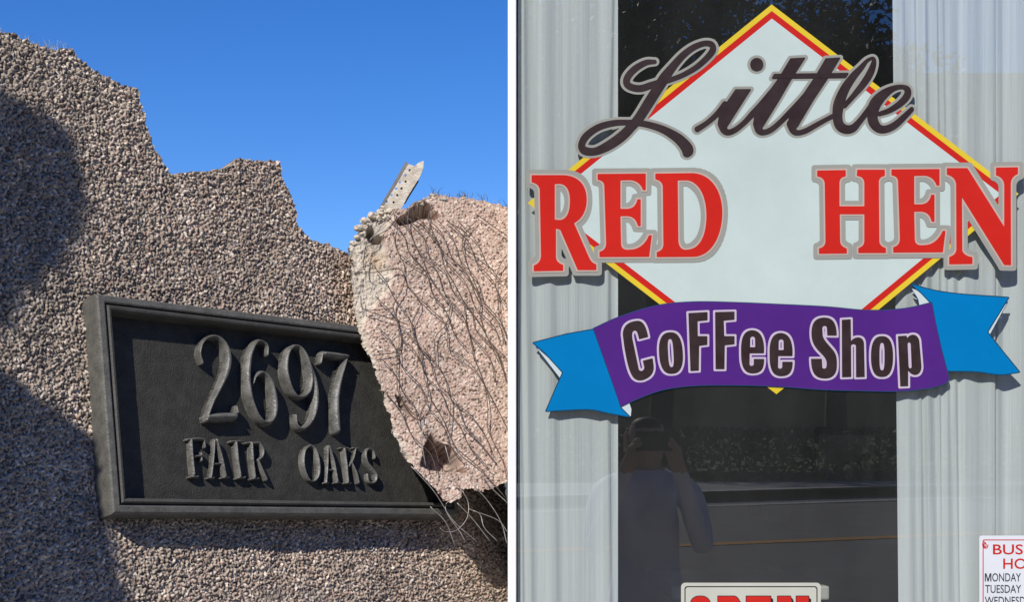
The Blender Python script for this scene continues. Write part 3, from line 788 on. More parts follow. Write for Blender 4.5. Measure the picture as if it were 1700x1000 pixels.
# ---------------------------------------------------------------- curtains
def curtain(name, x0, x1, ym, seed, label, tilt=(0, 0)):
    r = np.random.default_rng(seed); n = int((x1 - x0) / .0022); t = np.linspace(0, 1, n); X0 = x0 + t * (x1 - x0)
    kx, ky = [x0 - .02], [0.0]; sgn = 1
    while kx[-1] < x1 + .02:                                    # uneven folds: wide soft ones between tight ones
        kx.append(kx[-1] + float(r.choice([.007, .012, .02, .034], p=[.42, .26, .20, .12])) * r.uniform(.8, 1.3)); ky.append(sgn * r.uniform(.25, 1)); sgn = -sgn
    kx, ky = np.array(kx), np.array(ky)
    r_ph = r.uniform(0, 1.2, len(kx)); sh_fix = np.maximum.accumulate
    V = []; zs_ = np.linspace(ZS - .1, ZH + .02, 25)
    for z in zs_:
        s = (z - zs_[0]) / (zs_[-1] - zs_[0])
        sh = kx + .007 * np.sin(2.6 * s + np.cumsum(r_ph) * .5) + .004 * np.sin(6 * s + r_ph * 7); am = ky * (1 + .25 * np.sin(3 * s + np.arange(len(kx)) * 2.1))
        sh = sh_fix(sh); i = np.clip(np.searchsorted(sh, X0) - 1, 0, len(sh) - 2); f = np.clip((X0 - sh[i]) / np.maximum(sh[i + 1] - sh[i], 1e-4), 0, 1); f = f * f * (3 - 2 * f)
        yy = ym + .0042 * (am[i] * (1 - f) + am[i + 1] * f)
        yy = yy - .003 * np.clip(1 - (X0 - .01) / .05, 0, 1)
        xx = X0 + (tilt[0] * (1 - t) + tilt[1] * t) * (s - .6)
        V.append(np.column_stack([np.maximum(xx, .0105), np.maximum(yy, GY + .0095), np.full(n, z)]))
    V = np.vstack(V); q = [(j * n + i, j * n + i + 1, (j + 1) * n + i + 1, (j + 1) * n + i) for j in range(24) for i in range(n - 1)]
    o = link(name, mesh_arrays(name, V, [np.array(q)], smooth=True), M_curtain)
    return tag(o, label, 'curtain', 'curtains behind the shop window')
CYM = GY + .0145
def cxp(px, yv=CYM): return (px - CX) / F * yv
curtain('sheer_curtain', .0105, cxp(1026), CYM, 3, 'grey sheer curtain left of the dark gap, beside the white jamb')
curtain('sheer_curtain', cxp(1486), cxp(1652), CYM, 8, 'grey sheer curtain right of the dark gap, behind the blue ribbon tail', tilt=(-.02, 0))
curtain('sheer_curtain', cxp(1642), XR - .06, CYM + .011, 15, 'rightmost grey sheer curtain, behind the business hours card')

# ---------------------------------------------------------------- window lettering
decal = empty('window_decal', (gx(1285), GY - .001, gz(690)), 'colourful diamond shaped shop logo with red and brown lettering and ribbon on glass', 'window decal')
LAY = .00013
def sheet(name, S, x, y, lay, m, parent):
    V, fc = flat_runs(S, x, y)
    W = np.column_stack([gx(V[:, 0]), np.full(len(V), GY - .0006 - LAY * lay), gz(V[:, 1])])
    return link(name, mesh_arrays(name, W, [fc]), m, parent)
def poly_sheet(name, pts, lay, m, parent, st=1.0):
    pts = np.asarray(pts, float)
    x, y, X, Y = grid(pts[:, 0].min() - 2, pts[:, 0].max() + 2, pts[:, 1].min() - 2, pts[:, 1].max() + 2, st)
    return sheet(name, sd_poly([pts], X, Y), x, y, lay, m, parent)
D0 = np.array([(1281, 7), (1691, 322), (1289, 655), (876, 337)], float)
def inset(P, d):
    n = len(P); c = P.mean(0); L = []
    for a, b in zip(P, np.roll(P, -1, 0)):
        e = (b - a) / np.linalg.norm(b - a); k = np.array([-e[1], e[0]])
        if (c - a) @ k < 0: k = -k
        L.append((a + k * d, e))
    out_ = []
    for (p, e), (q, g) in zip([L[-1]] + L[:-1], L):
        A_ = np.array([e, -g]).T; t = np.linalg.solve(A_, q - p); out_.append(p + e * t[0])
    return np.array(out_)
def frame_sheet(name, Po, Pi, lay, m, parent):
    V = np.vstack([Po, Pi]); n = len(Po)
    W = np.column_stack([gx(V[:, 0]), np.full(len(V), GY - .0006 - LAY * lay), gz(V[:, 1])])
    return link(name, mesh_arrays(name, W, [[(i, (i + 1) % n, n + (i + 1) % n, n + i) for i in range(n)]]), m, parent)
D1, D2 = inset(D0, 8.5), inset(D0, 18.5)
frame_sheet('yellow_border', D0, D1, 0, V_yellow, decal)
frame_sheet('red_border', D1, D2, 0, V_red, decal)
W = np.column_stack([gx(D2[:, 0]), np.full(4, GY - .0006), gz(D2[:, 1])])
link('diamond_field', mesh_arrays('diamond_field', W, [[(0, 1, 2, 3)]]), V_white, decal)

def letter(SF, bbox, lay, m, name='letter', outline=(), p=2, lab=None):
    """a vinyl letter from a distance function; its outline sheets are sub-parts"""
    pad = max([o[0] for o in outline], default=0) + 4
    x, y, X, Y = grid(bbox[0] - pad, bbox[2] + pad, bbox[1] - pad, bbox[3] + pad, 1.0)
    S = SF(X, Y, 2)
    o = sheet(name, S, x, y, lay, m, decal)
    if outline:
        So = SF(X, Y, p)
        for d, l, mm in outline:
            sh = sheet('outline', So - d, x, y, l, mm, decal)
            sh.parent = o; sh.matrix_parent_inverse = Matrix.Identity(4)
    return o
def bb(cs): a = np.vstack(cs); return (a[:, 0].min(), a[:, 1].min(), a[:, 0].max(), a[:, 1].max())
# red slab serif capitals
R_ = path('M 62 105 L 330 105 C 450 110 525 190 520 320 C 515 410 480 470 415 505 L 540 790 C 555 825 575 840 600 845 L 600 895 L 445 895 L 300 560 L 265 550 L 265 780 C 265 820 290 840 325 850 L 325 900 L 80 905 L 80 855 C 115 845 135 820 140 780 L 130 240 C 130 200 110 175 62 165 Z M 255 180 L 255 475 L 300 478 C 350 470 380 420 380 320 C 380 230 350 180 290 178 Z', 870, 270, 5)
E_ = path('M 610 95 L 1010 92 L 1010 230 L 985 230 C 970 180 930 150 880 148 L 800 150 L 800 385 L 860 385 C 910 380 930 350 940 305 L 968 305 L 968 530 L 945 530 C 930 480 910 452 860 447 L 800 447 L 805 670 C 805 710 825 725 860 725 L 900 722 C 960 715 1010 670 1035 605 L 1060 605 L 1038 785 L 625 787 L 625 740 C 660 735 680 710 680 670 L 665 200 C 665 165 645 150 610 145 Z', 870, 270, 5)
Dd = path('M 288 92 L 600 88 C 760 95 850 250 845 430 C 838 640 740 785 600 785 L 300 787 L 300 745 C 340 735 355 710 355 680 L 350 200 C 345 165 325 150 288 140 Z M 475 150 L 480 650 C 485 700 505 725 540 725 L 570 722 C 660 710 715 600 712 430 C 708 260 640 165 560 150 Z', 1030, 270, 5)
H_ = path('M 145 130 L 410 125 L 410 185 C 370 190 352 210 352 250 L 352 460 L 580 460 L 580 240 C 575 205 555 185 510 180 L 515 122 L 770 122 L 770 180 C 735 185 715 205 715 240 L 720 790 C 725 820 745 835 780 845 L 780 893 L 525 893 L 525 845 C 560 835 580 815 580 780 L 580 535 L 355 535 L 358 780 C 360 820 380 835 420 850 L 420 897 L 162 900 L 162 850 C 200 840 222 820 222 780 L 215 250 C 212 215 190 190 145 185 Z', 1330, 260, 5.558)
E2 = [c + np.array([487.3, -7.5]) for c in E_]
N_ = path('M 292 92 L 455 92 L 745 555 L 745 230 C 745 190 720 160 680 150 L 680 88 L 855 85 L 855 140 C 820 150 798 180 798 220 L 800 862 L 745 860 L 412 325 L 415 740 C 418 770 450 790 495 797 L 495 852 L 310 855 L 310 795 C 345 785 367 765 367 730 L 365 220 C 360 180 335 155 292 145 Z', 1510, 260, 4.763)
for k, cs in enumerate((R_, E_, Dd, H_, E2, N_)):
    # neighbouring outlines overlap: each lies a hair above the one before
    letter(lambda X, Y, p, cs=cs: sd_poly(cs, X, Y, p), bb(cs), 10, V_redlet, 'letter', [(2.6, 8.5 + .0, V_halo), (9.2, 3 + .8 * k, V_grey)], 4)
# brown script
def zz(s, ox, oy, sc): return np.array([float(v) for v in s.split()]).reshape(-1, 3) / sc + np.array([ox, oy, 0])
sL = zz('668 238 14 600 245 20 520 290 24 465 350 25 455 400 26 490 430 25 560 440 25 640 415 24 720 390 22 780 376 18 880 338 18 980 280 20 1060 210 22 1105 150 24 1095 108 22 1040 100 20 960 130 22 880 190 25 800 280 30 740 360 38 690 440 38 620 550 38 550 660 36 490 730 34 420 800 36 320 870 34 220 915 28 140 910 30 115 870 26 150 800 26 240 735 24 350 703 22 450 697 20 560 703 22 660 725 24 750 760 28 840 815 36 895 870 42 915 905 44 910 925 34', 940, 50, 4.547)
def poly(s, ox, oy, sc): return np.array([float(v) for v in s.split()]).reshape(-1, 2) / sc + np.array([ox, oy])
A2, A3 = (1140, 70, 5.88), (1320, 70, 5.882)
s_i = ([poly('475 460 628 458 480 690 385 840 330 850 300 800 310 730 350 640', *A2)],
       [zz('100 850 26 200 785 23 300 695 26 370 600 24', *A2), zz('345 800 45 365 860 34 410 880 27 480 850 25 560 785 24 640 700 28 720 610 26 830 470 20', *A2), zz('676 222 58 682 218 64', *A2)])
s_t = ([poly('1010 158 1157 150 1010 380 900 570 740 830 680 850 645 800 655 730 700 650 800 480 900 340', *A2)],
       [zz('690 800 45 705 860 36 750 880 26 820 855 25 900 790 24 1000 690 26 1100 580 24 1200 460 20', *A2)])
bar = poly('1280.3 130.4 1284.6 122.7 1409 121 1403 129', 0, 0, 1)
s_t2 = ([poly('295 158 440 150 320 350 180 560 20 830 -40 850 -80 800 -60 730 -20 650 100 470 200 320', *A3)],
        [zz('-40 800 45 -20 860 34 20 885 24 100 865 24 200 810 22 300 755 20 380 715 22', *A3)])
s_l = ([], [zz('480 620 22 560 530 24 660 410 32 730 300 34 765 200 25 757 155 13 700 180 16 640 250 26 560 340 36 480 460 44 425 600 52 410 720 48 430 810 46 490 850 42 560 840 36 620 780 28 690 690 26 740 610 20', *A3)])
s_e = ([], [zz('820 700 20 920 665 24 1020 600 30 1085 530 34 1095 470 32 1050 437 20 960 450 26 860 510 44 780 600 56 752 700 52 762 780 50 810 840 40 880 850 34 970 810 32 1060 730 28 1135 655 22', *A3)])
def sd_mix(g):
    def f(X, Y, p):
        S = np.full(X.shape, 1e9)
        for c in g[0]: S = np.minimum(S, sd_poly([c], X, Y))
        for q in g[1]: S = np.minimum(S, sd_stroke(q, X, Y, 7))
        return S
    return f
def bbm(g):
    a = np.vstack([c for c in g[0]] + [q[:, :2] for q in g[1]]); return (a[:, 0].min() - 12, a[:, 1].min() - 12, a[:, 0].max() + 12, a[:, 1].max() + 12)
for k, g in enumerate((([], [sL]), s_i, s_t, s_t2, s_l, s_e)):
    letter(sd_mix(g), bbm(g), 11 + .6 * k, V_script, 'script_letter', [(4.6, 2.2 + .12 * k, V_grey)])
letter(lambda X, Y, p: sd_poly([bar], X, Y), bb([bar]), 15.5, V_script, 'crossbar', [(4.0, 3.1, V_grey)])

# ribbon
top_e = catmull([(985, 546), (1030, 526), (1090, 508), (1150, 502), (1220, 503), (1290, 506), (1370, 510), (1440, 516), (1500, 513), (1546, 503)], 6)
bot_e = catmull([(1572, 618), (1574, 630), (1566, 638), (1540, 645), (1490, 650), (1420, 649), (1360, 647), (1290, 642), (1220, 640), (1150, 641), (1100, 648), (1060, 662), (1031, 676)], 6)
ban = np.vstack([top_e, [(1552, 535), (1562, 580)], bot_e])
lt = np.vstack([[(985, 548), (940, 556), (886, 570), (905, 586), (935, 619), (922, 648), (907, 683)], catmull([(907, 683), (940, 681), (980, 680), (1010, 686), (1044, 692)], 5)[1:], [(1030, 678), (1018, 640), (1000, 590)]])
rt = np.vstack([catmull([(1514, 473), (1545, 482), (1590, 489), (1673, 495)], 5), [(1655, 524), (1638, 552), (1664, 585), (1691, 618)], catmull([(1691, 618), (1660, 622), (1620, 617), (1572, 616)], 5)[1:], [(1560, 575), (1548, 512), (1544, 502), (1530, 487)]])
lfold = [(890, 577), (936, 617), (931, 630)]
lcurl = [(1029, 678), (1044, 668), (1048, 680), (1047, 692)]
rfold = [(1672, 502), (1642, 557), (1636, 551), (1650, 528)]
rcurl = np.array([(1513, 479), (1528, 486), (1542, 494), (1546, 504), (1526, 509), (1524, 497)])
def ribbon_piece(name, pts, lay, m, lo, edge=1.7):
    pts = np.asarray(pts, float)
    x, y, X, Y = grid(pts[:, 0].min() - 5, pts[:, 0].max() + 5, pts[:, 1].min() - 5, pts[:, 1].max() + 5, 1.0)
    S = sd_poly([pts], X, Y)
    o = sheet(name, S, x, y, lay, m, decal)
    if edge:
        e = sheet('edge_line', S - edge, x, y, lo, V_navy, decal)
        e.parent = o; e.matrix_parent_inverse = Matrix.Identity(4)
    return o
ribbon_piece('ribbon_fold', lfold, 11.0, V_fold, 10.5, .9)
ribbon_piece('ribbon_fold', lcurl, 11.0, V_fold, 10.5, .6)
ribbon_piece('ribbon_fold', rfold, 11.0, V_fold, 10.5, .9)
ribbon_piece('ribbon_fold', rcurl, 11.0, V_fold, 10.5, .5)
ribbon_piece('ribbon_tail', lt, 12.5, V_blue, 12.0, 1.9)
ribbon_piece('ribbon_tail', rt, 12.5, V_blue, 12.0, 1.9)
ribbon_piece('ribbon_banner', ban, 13.5, V_purple, 13.0, 1.2)
# words on the ribbon
B8, B9, B10 = (1020, 500, 5.88), (1210, 510, 6.665), (1370, 500, 5.88)
def sup(cx_, cy_, rx, ry, e=2.6, rot=0.0):
    t = np.linspace(0, 2 * math.pi, 60, endpoint=False)
    a = np.sign(np.cos(t)) * np.abs(np.cos(t)) ** (2 / e) * rx; b = np.sign(np.sin(t)) * np.abs(np.sin(t)) ** (2 / e) * ry
    return np.column_stack([cx_ + a * math.cos(rot) - b * math.sin(rot), cy_ + a * math.sin(rot) + b * math.cos(rot)])
def tr(c, ox, oy, sc): return c / sc + np.array([ox, oy])
e1 = path('M 385 515 L 228 515 L 226 635 C 228 660 262 660 272 638 L 272 577 L 388 577 C 388 700 345 738 255 738 C 168 735 128 660 132 500 C 125 330 170 262 255 258 C 345 262 388 340 387 480 Z M 232 447 L 234 350 C 242 322 278 322 286 350 L 288 447 Z', *B9)
words = [path('M 328 352 C 310 250 280 195 225 195 C 140 200 80 240 80 330 L 95 450 C 120 600 140 680 170 730 C 200 780 250 790 300 765 C 370 735 390 680 380 620 L 372 560 L 275 585 L 290 650 C 290 690 240 700 235 660 L 185 420 C 165 340 165 295 195 290 C 220 285 225 320 240 375 Z', *B8),
         [tr(sup(550, 510, 116, 203, 2.5, -.06), *B8), tr(sup(548, 510, 26, 138, 3, -.06), *B8)],
         path('M 720 120 L 907 110 L 907 190 L 810 200 L 812 345 L 905 345 L 905 430 L 825 440 L 822 682 L 740 686 Z', *B8),
         path('M 980 110 L 1170 105 L 1170 185 L 1065 195 L 1070 345 L 1170 345 L 1170 425 L 1075 435 L 1072 668 L 985 668 Z', *B8),
         e1, [c + np.array([315 / 6.665, 31 / 6.665]) for c in e1],
         path('M 1190 320 L 1085 318 L 1080 230 C 1075 205 1035 205 1030 235 L 1035 320 C 1045 370 1100 420 1150 480 C 1190 530 1195 580 1190 680 C 1180 760 1130 795 1060 795 C 950 795 905 730 905 575 L 1025 575 L 1030 670 C 1035 690 1070 690 1075 665 C 1085 600 1070 570 1020 520 C 950 450 905 400 910 270 C 915 170 960 120 1050 118 C 1140 118 1190 170 1190 320 Z', *B9),
         path('M 158 185 L 245 180 L 248 395 C 270 350 370 330 375 420 L 382 745 L 297 748 L 295 440 C 290 420 255 420 248 440 L 250 745 L 160 748 Z', *B10),
         [tr(sup(550, 545, 108, 200, 2.5), *B10), tr(sup(550, 545, 24, 134, 3), *B10)],
         path('M 705 345 L 790 340 L 795 365 C 830 310 905 320 915 400 L 935 640 C 935 730 860 750 815 695 L 805 680 L 805 835 L 728 838 Z M 800 430 L 810 640 C 815 670 840 665 838 640 L 830 430 C 828 400 800 400 800 430 Z', *B10)]
for k, cs in enumerate(words):
    letter(lambda X, Y, p, cs=cs: sd_poly(cs, X, Y, p), bb(cs), 19, V_script, 'ribbon_letter', [(3.3, 14.6 + .35 * k, V_lav)], 4)

# ---------------------------------------------------------------- OPEN sign, on the inside of the room's edge of the glass
def rrect(x0, x1, y0, y1, r):
    P = []
    for cx_, cy_, a0 in ((x1 - r, y1 - r, 0), (x0 + r, y1 - r, 90), (x0 + r, y0 + r, 180), (x1 - r, y0 + r, 270)):
        for t in np.linspace(0, 90, 7): w = math.radians(a0 + t); P.append((cx_ + r * math.cos(w), cy_ + r * math.sin(w)))
    return np.array(P)
opn = empty('open_sign', (gx(1246), GY - .002, gz(1090)), 'cream card with red block letters and thin black border at the bottom of the glass', 'sign')
def card(name, P, lay, m, parent, thick=.0):
    k = len(P); yv = GY - .0006 - LAY * lay
    W = np.column_stack([gx(P[:, 0]), np.full(k, yv), gz(P[:, 1])])
    if not thick: return link(name, mesh_arrays(name, W, [[tuple(range(k))]]), m, parent)
    W2 = W.copy(); W2[:, 1] += thick
    return link(name, mesh_arrays(name, np.vstack([W, W2]), [[tuple(range(k)), tuple(range(2 * k - 1, k - 1, -1))] + [(i, (i + 1) % k, k + (i + 1) % k, k + i) for i in range(k)]]), m, parent)
card('board', rrect(1130.5, 1362.5, 968.4, 1088, 7), 3, V_cream, opn, .0007)
P0, P1 = rrect(1136.2, 1357, 974, 1082, 5), rrect(1138, 1355.2, 975.8, 1080.2, 4)
frame_sheet('border_line', P0, P1, 4, V_black, opn)
def blockword(parent):
    t, h = 11, 70
    y0, y1 = 991, 1068
    L = {'O': [rrect(1146, 1179, y0, y1, 14), rrect(1157, 1168, y0 + 14, y1 - 14, 5)],
         'P': path('M 1192 991 L 1219 991 C 1233 993 1233 1034 1219 1036 L 1203 1036 L 1203 1068 L 1192 1068 Z M 1203 1003 L 1203 1024 L 1214 1024 C 1220 1022 1220 1005 1214 1003 Z'),
         'E': path('M 1239 991 L 1279 991 L 1279 1004 L 1251 1004 L 1251 1023 L 1274 1023 L 1274 1035 L 1251 1035 L 1251 1055 L 1279 1055 L 1279 1068 L 1239 1068 Z'),
         'N': path('M 1291 991 L 1312 991 L 1322 1034 L 1322 991 L 1342 991 L 1342 1068 L 1324 1068 L 1308 1024 L 1308 1068 L 1291 1068 Z')}
    for ch, cs in L.items():
        b = bb(cs); x, y, X, Y = grid(b[0] - 3, b[2] + 9, b[1] - 3, b[3] + 9, 1.0)
        S = sd_poly(cs, X, Y); o = sheet('letter', S, x, y, 6, V_redlet, parent)
        Sh = np.minimum.reduce([sd_poly([c + np.array([d, d]) for c in cs], X, Y) for d in (1.5, 3, 4.5)] + [S - 1.3])
        e = sheet('drop_shadow', Sh, x, y, 5, V_black, parent); e.parent = o; e.matrix_parent_inverse = Matrix.Identity(4)
blockword(opn)

# ---------------------------------------------------------------- business hours card
hrs = empty('hours_card', (gx(1715), GY - .002, gz(1130)), 'white business hours card with red border at the lower right of the glass', 'sign')
card('board', rrect(1625.6, 1812, 890, 1130, 4), 3, V_card, hrs, .0007)
frame_sheet('red_border', rrect(1631, 1806.5, 896.5, 1124, 3), rrect(1632.6, 1804.9, 898.1, 1122.4, 2.5), 4, V_redlet, hrs)
# twirled corner ornament
t = np.linspace(0, 1, 40)
orn = np.column_stack([1634.5 + 1.2 * np.sin(t * 9) + 5.0 * np.cos(t * 11) * (1 - t * .6), 905.5 + 6.0 * np.sin(t * 11) * (1 - t * .6), np.full(40, .85)])
x, y, X, Y = grid(1626, 1645, 895, 916, .6)
sheet('corner_ornament', sd_stroke(orn, X, Y, 2), x, y, 5, V_redlet, hrs)
def text_part(s, px, py_base, cap_px, width_px, m, parent, bold=.0, lay=5):
    cu = bpy.data.curves.new('text', 'FONT'); cu.body = s; cu.size = 1.0; cu.offset = bold; cu.resolution_u = 4
    ob = bpy.data.objects.new('text', cu); col.objects.link(ob)
    dg = bpy.context.evaluated_depsgraph_get(); me = bpy.data.meshes.new_from_object(ob.evaluated_get(dg))
    bpy.data.objects.remove(ob)
    n = len(me.vertices); co = np.empty(n * 3, np.float32); me.vertices.foreach_get('co', co); co = co.reshape(-1, 3)
    lo, hi = co.min(0), co.max(0)
    X = px + (co[:, 0] - lo[0]) / (hi[0] - lo[0]) * width_px; Yp = py_base - (co[:, 1] - lo[1]) / (hi[1] - lo[1]) * cap_px
    W = np.column_stack([gx(X), np.full(n, GY - .0006 - LAY * lay), gz(Yp)]).astype(np.float32)
    me.vertices.foreach_set('co', W.ravel()); me.update(); me.materials.clear()
    return link('printed_word', me, m, parent)
text_part('BUSINESS', 1648, 921.5, 17, 124, V_redlet, hrs, .012)
text_part('HOURS', 1665, 945.5, 17.5, 86, V_redlet, hrs, .012)
text_part('ONDAY', 1646.8, 966.5, 14, 47.7, V_ink, hrs, .008)
x, y, X, Y = grid(1633, 1647, 951, 968, .5)
sheet('printed_letter', sd_poly(path('M 1634.5 966.5 L 1634.5 952.7 L 1637.3 952.7 L 1640 962 L 1642.7 952.7 L 1645.5 952.7 L 1645.5 966.5 L 1643.6 966.5 L 1643.6 956.5 L 1640.9 966.5 L 1639.1 966.5 L 1636.4 956.5 L 1636.4 966.5 Z'), X, Y), x, y, 5, V_ink, hrs)
text_part('TUESDAY', 1635, 985.5, 13.5, 60, V_ink, hrs, .008)
text_part('WEDNESDAY', 1634.5, 1005, 13.5, 86, V_ink, hrs, .008)

# ---------------------------------------------------------------- inside the shop
M_table = mat('table_top', (.42, .42, .40), .5, var=.1, scale=6)
M_steel = mat('brushed_steel', (.45, .45, .45), .35, metal=.8)
M_paper = mat('notice_paper', (.78, .79, .80), .8, var=.06, scale=8)
M_jar = mat('stoneware', (.60, .58, .52), .4, var=.1, scale=20)
M_jar2 = mat('dark_tin', (.14, .11, .08), .4, var=.2, scale=20)
M_wood = mat('dark_wood', (.10, .06, .035), .5, c2=(.06, .035, .02), scale=12)
def inx(px, yv): return (px - CX) / F * yv
def inz(py, yv): return CAMZ + (CY - py) / F * yv
ty0, ty1 = 4.15, 4.9; tz = inz(974, ty0)
tb = empty('bar_table', (inx(1246, ty0), 4.5, .02), 'tall pale topped bar table inside the shop behind the cream card', 'table')
box('table_top', inx(1114, ty0), inx(1377, ty0), ty0, ty1, tz - .04, tz, M_table, tb, .006)
link('column', lathe_mesh('column', [(.045, .04), (.04, .06), (.035, tz - .06), (.10, tz - .041)], 20, (inx(1246, 4.5), 4.5, 0)), M_steel, tb)
link('base', lathe_mesh('base', [(.24, .02), (.24, .032), (.20, .042), (.05, .055)], 28, (inx(1246, 4.5), 4.5, 0)), M_steel, tb)
yb = 6.38
nb = empty('notice_board', (inx(1402, yb), yb - .02, inz(785, yb)), 'pale board on the dark back wall of the shop', 'board')
box('sheet', inx(1357, yb), inx(1450, yb), yb - .018, yb - .004, inz(800, yb), inz(723, yb), M_paper, nb)
box('backing', inx(1354, yb), inx(1453, yb), yb - .0035, yb - .0005, inz(803, yb), inz(720, yb), M_wood, nb)
ysf = 6.15; zsf = inz(801, ysf)
shf = empty('wall_shelf', (1.4, yb - .02, zsf), 'dark wooden shelf along the back wall under the pale board', 'shelf')
box('shelf_board', inx(1190, ysf), 3.19, 6.02, yb - .001, zsf - .03, zsf, M_wood, shf, .003)
for bx_ in (1.05, 1.9, 2.8): box('bracket', bx_, bx_ + .03, 6.10, yb - .001, zsf - .16, zsf - .031, M_wood, shf)
def jar(name, px, w, h, m, lid, label):
    c = (inx(px, ysf), ysf, zsf + .001); r = empty(name, c, label, 'jar')
    link('body', lathe_mesh('body', [(w * .8, 0), (w, .01), (w, h * .72), (w * .78, h * .86), (w * .78, h * .9)], 20, c), m, r)
    link('lid', lathe_mesh('lid', [(w * .86, h * .9), (w * .88, h * .98), (w * .5, h), (w * .14, h * 1.01), (w * .14, h * 1.08)], 20, c), lid, r)
jar('storage_jar', 1384, .022, .07, M_jar2, M_steel, 'small dark jar on the wall shelf, leftmost of three')
jar('storage_jar', 1413, .034, .088, M_jar, M_steel, 'short pale jar with shiny lid on the wall shelf, between two others')
jar('storage_jar', 1440, .026, .12, M_jar, M_jar2, 'tallest pale jar on the wall shelf, rightmost of three')

# ================================================================ ACROSS THE STREET (seen in the glass) AND AN ADDED SHADE TREE
M_leaf = mat('leaf_green', (.085, .12, .04), .6, c2=(.05, .075, .025), scale=2.5)
M_leaf2 = mat('leaf_olive', (.085, .10, .04), .6, c2=(.05, .06, .025), scale=2.5)
M_bark = mat('bark', (.12, .095, .07), .9, var=.4, scale=14, bump=.6, bscale=40)
def leaf_mesh(name, C, size):
    n = len(C); a = rng.normal(size=(n, 3)); a /= np.linalg.norm(a, axis=1)[:, None]
    b = np.cross(a, rng.normal(size=(n, 3))); b /= np.linalg.norm(b, axis=1)[:, None]
    s = size * rng.uniform(.6, 1.3, (n, 1))
    V = np.stack([C - a * s, C + b * s * .42, C + a * s, C - b * s * .42], 1).reshape(-1, 3)
    return mesh_arrays(name, V, [np.arange(4 * n).reshape(-1, 4)])
def tree(name, x0, y0, h, spread, n, label, group=None, lf=None, size=.09, seed=0):
    r = np.random.default_rng(seed); z0 = float(terrain_z(y0)) - .02
    root = empty(name, (x0, y0, z0), label, 'tree', group)
    th = h * .42
    tp = [np.array([x0 + r.normal(0, .03) * k, y0 + r.normal(0, .03) * k, z0 + th * k / 5]) for k in range(6)]
    link('trunk', tube_mesh('trunk', catmull(tp, 4), np.linspace(.17, .09, 21) * h / 7, 9), M_bark, root)
    cl = []
    for k in range(13):
        an = r.uniform(0, 6.28); el = r.uniform(-.1, 1.2); rr = spread * r.uniform(.35, .95)
        c = np.array([x0 + rr * math.cos(an) * math.cos(el * .8), y0 + rr * math.sin(an) * math.cos(el * .8), z0 + h * .55 + (h * .40) * math.sin(el) * r.uniform(.5, 1.05)])
        cl.append(c)
        if k < 7: link('limb', tube_mesh('limb', catmull([tp[-1 - (k % 2)], (tp[-1] + c) / 2 + np.array([0, 0, .15]), c], 5), np.linspace(.065, .015, 11) * h / 7, 6), M_bark, root)
    cl.append(np.array([x0, y0, z0 + h * .75]))
    pts = []
    for c in cl:
        m = n // len(cl); d = r.normal(size=(m, 3)); d /= np.linalg.norm(d, axis=1)[:, None]
        rad = (r.uniform(0, 1, (m, 1)) ** .4) * spread * r.uniform(.32, .5)
        pts.append(c + d * rad * np.array([1, 1, .75]))
    link('crown', leaf_mesh('crown', np.vstack(pts), size), lf or M_leaf, root)
    return root
for k, (tx, ty_, th_, sp_, lab) in enumerate(((-13, -31, 11.5, 4.2, 'tall leafy tree across the street, farthest left behind the viewer'), (-6, -32, 12.5, 4.4, 'bushy tree across the street behind the viewer, left of the tallest one'),
                                         (.5, -30, 14.0, 4.6, 'tallest leafy tree across the street, straight behind the viewer'), (3.9, -33.0, 14.6, 4.4, 'broad leafy tree across the street, just right of and behind the tallest one'), (8.2, -31.5, 13.0, 4.2, 'spreading leafy tree across the street, between the broad one and the low one'),
                                         (14.0, -32, 8.0, 3.6, 'low leafy tree across the street with open sky above it'), (21.0, -31, 9.0, 3.8, 'leafy tree across the street, farthest right'))):
    tree('street_tree', tx, ty_, th_, sp_, 15000, lab, 'trees across the street', (M_leaf, M_leaf2)[k % 2], .13, 100 + k)
# hedge behind the far pavement
hp = np.column_stack([rng.uniform(-20, 20, 45000), rng.uniform(-16.6, -15.2, 45000), rng.uniform(0, 1, 45000) ** .8 * .85])
hp[:, 2] += terrain_z(hp[:, 1])
hedge = empty('hedge', (0, -15.9, float(terrain_z(-15.9))), 'long dark clipped hedge behind the far pavement', 'hedge')
tag(link('foliage', leaf_mesh('foliage', hp, .055), M_leaf, hedge), kind='stuff')

# unseen tree, added so its leaves shadow the wall's left end
shade_px = [([(-260, 60), (-60, 110), (0, 140), (40, 165), (85, 192), (118, 212), (138, 255), (150, 320), (138, 372), (130, 420), (120, 448), (74, 470), (44, 520), (20, 560), (-20, 566), (-80, 550), (-260, 510)], 2100),
            ([(-260, 560), (-60, 580), (0, 602), (40, 634), (90, 676), (150, 706), (182, 760), (185, 850), (215, 905), (205, 950), (232, 1010), (240, 1100), (-260, 1100)], 2900)]
st_root = empty('added_shade_tree', (-2.3, .2, 0), 'unseen leafy tree added left of the viewer to shade the left end of the stucco wall', 'tree')
pts = []
for P, n in shade_px:
    Pn = np.array(P, float); lo, hi = Pn.min(0), Pn.max(0); acc = []
    while len(acc) < n:
        q = rng.uniform(lo, hi, (4000, 2)); s = sd_poly([Pn], q[:, 0], q[:, 1])
        q = q[s < -11 - rng.uniform(0, 5, 4000)]
        acc += [tuple(v) for v in q]
    for a in acc[:n]:
        uv = wall.uv(a[0], a[1], N_WALL); tt = random.uniform(1.25, 1.75)
        pts.append(wall.world(uv[0], uv[1], N_WALL) + SUN * tt)
pts = np.array(pts)
link('crown', leaf_mesh('crown', pts, .021), M_leaf, st_root)
ce = pts.mean(0)
trunk = catmull([(-2.3, .2, 0), (-2.27, .22, .9), (-2.2, .26, 1.7), (-2.05, .32, 2.3), (-1.9, .4, 2.8)], 5)
link('trunk', tube_mesh('trunk', trunk, np.linspace(.10, .05, len(trunk)), 10), M_bark, st_root)
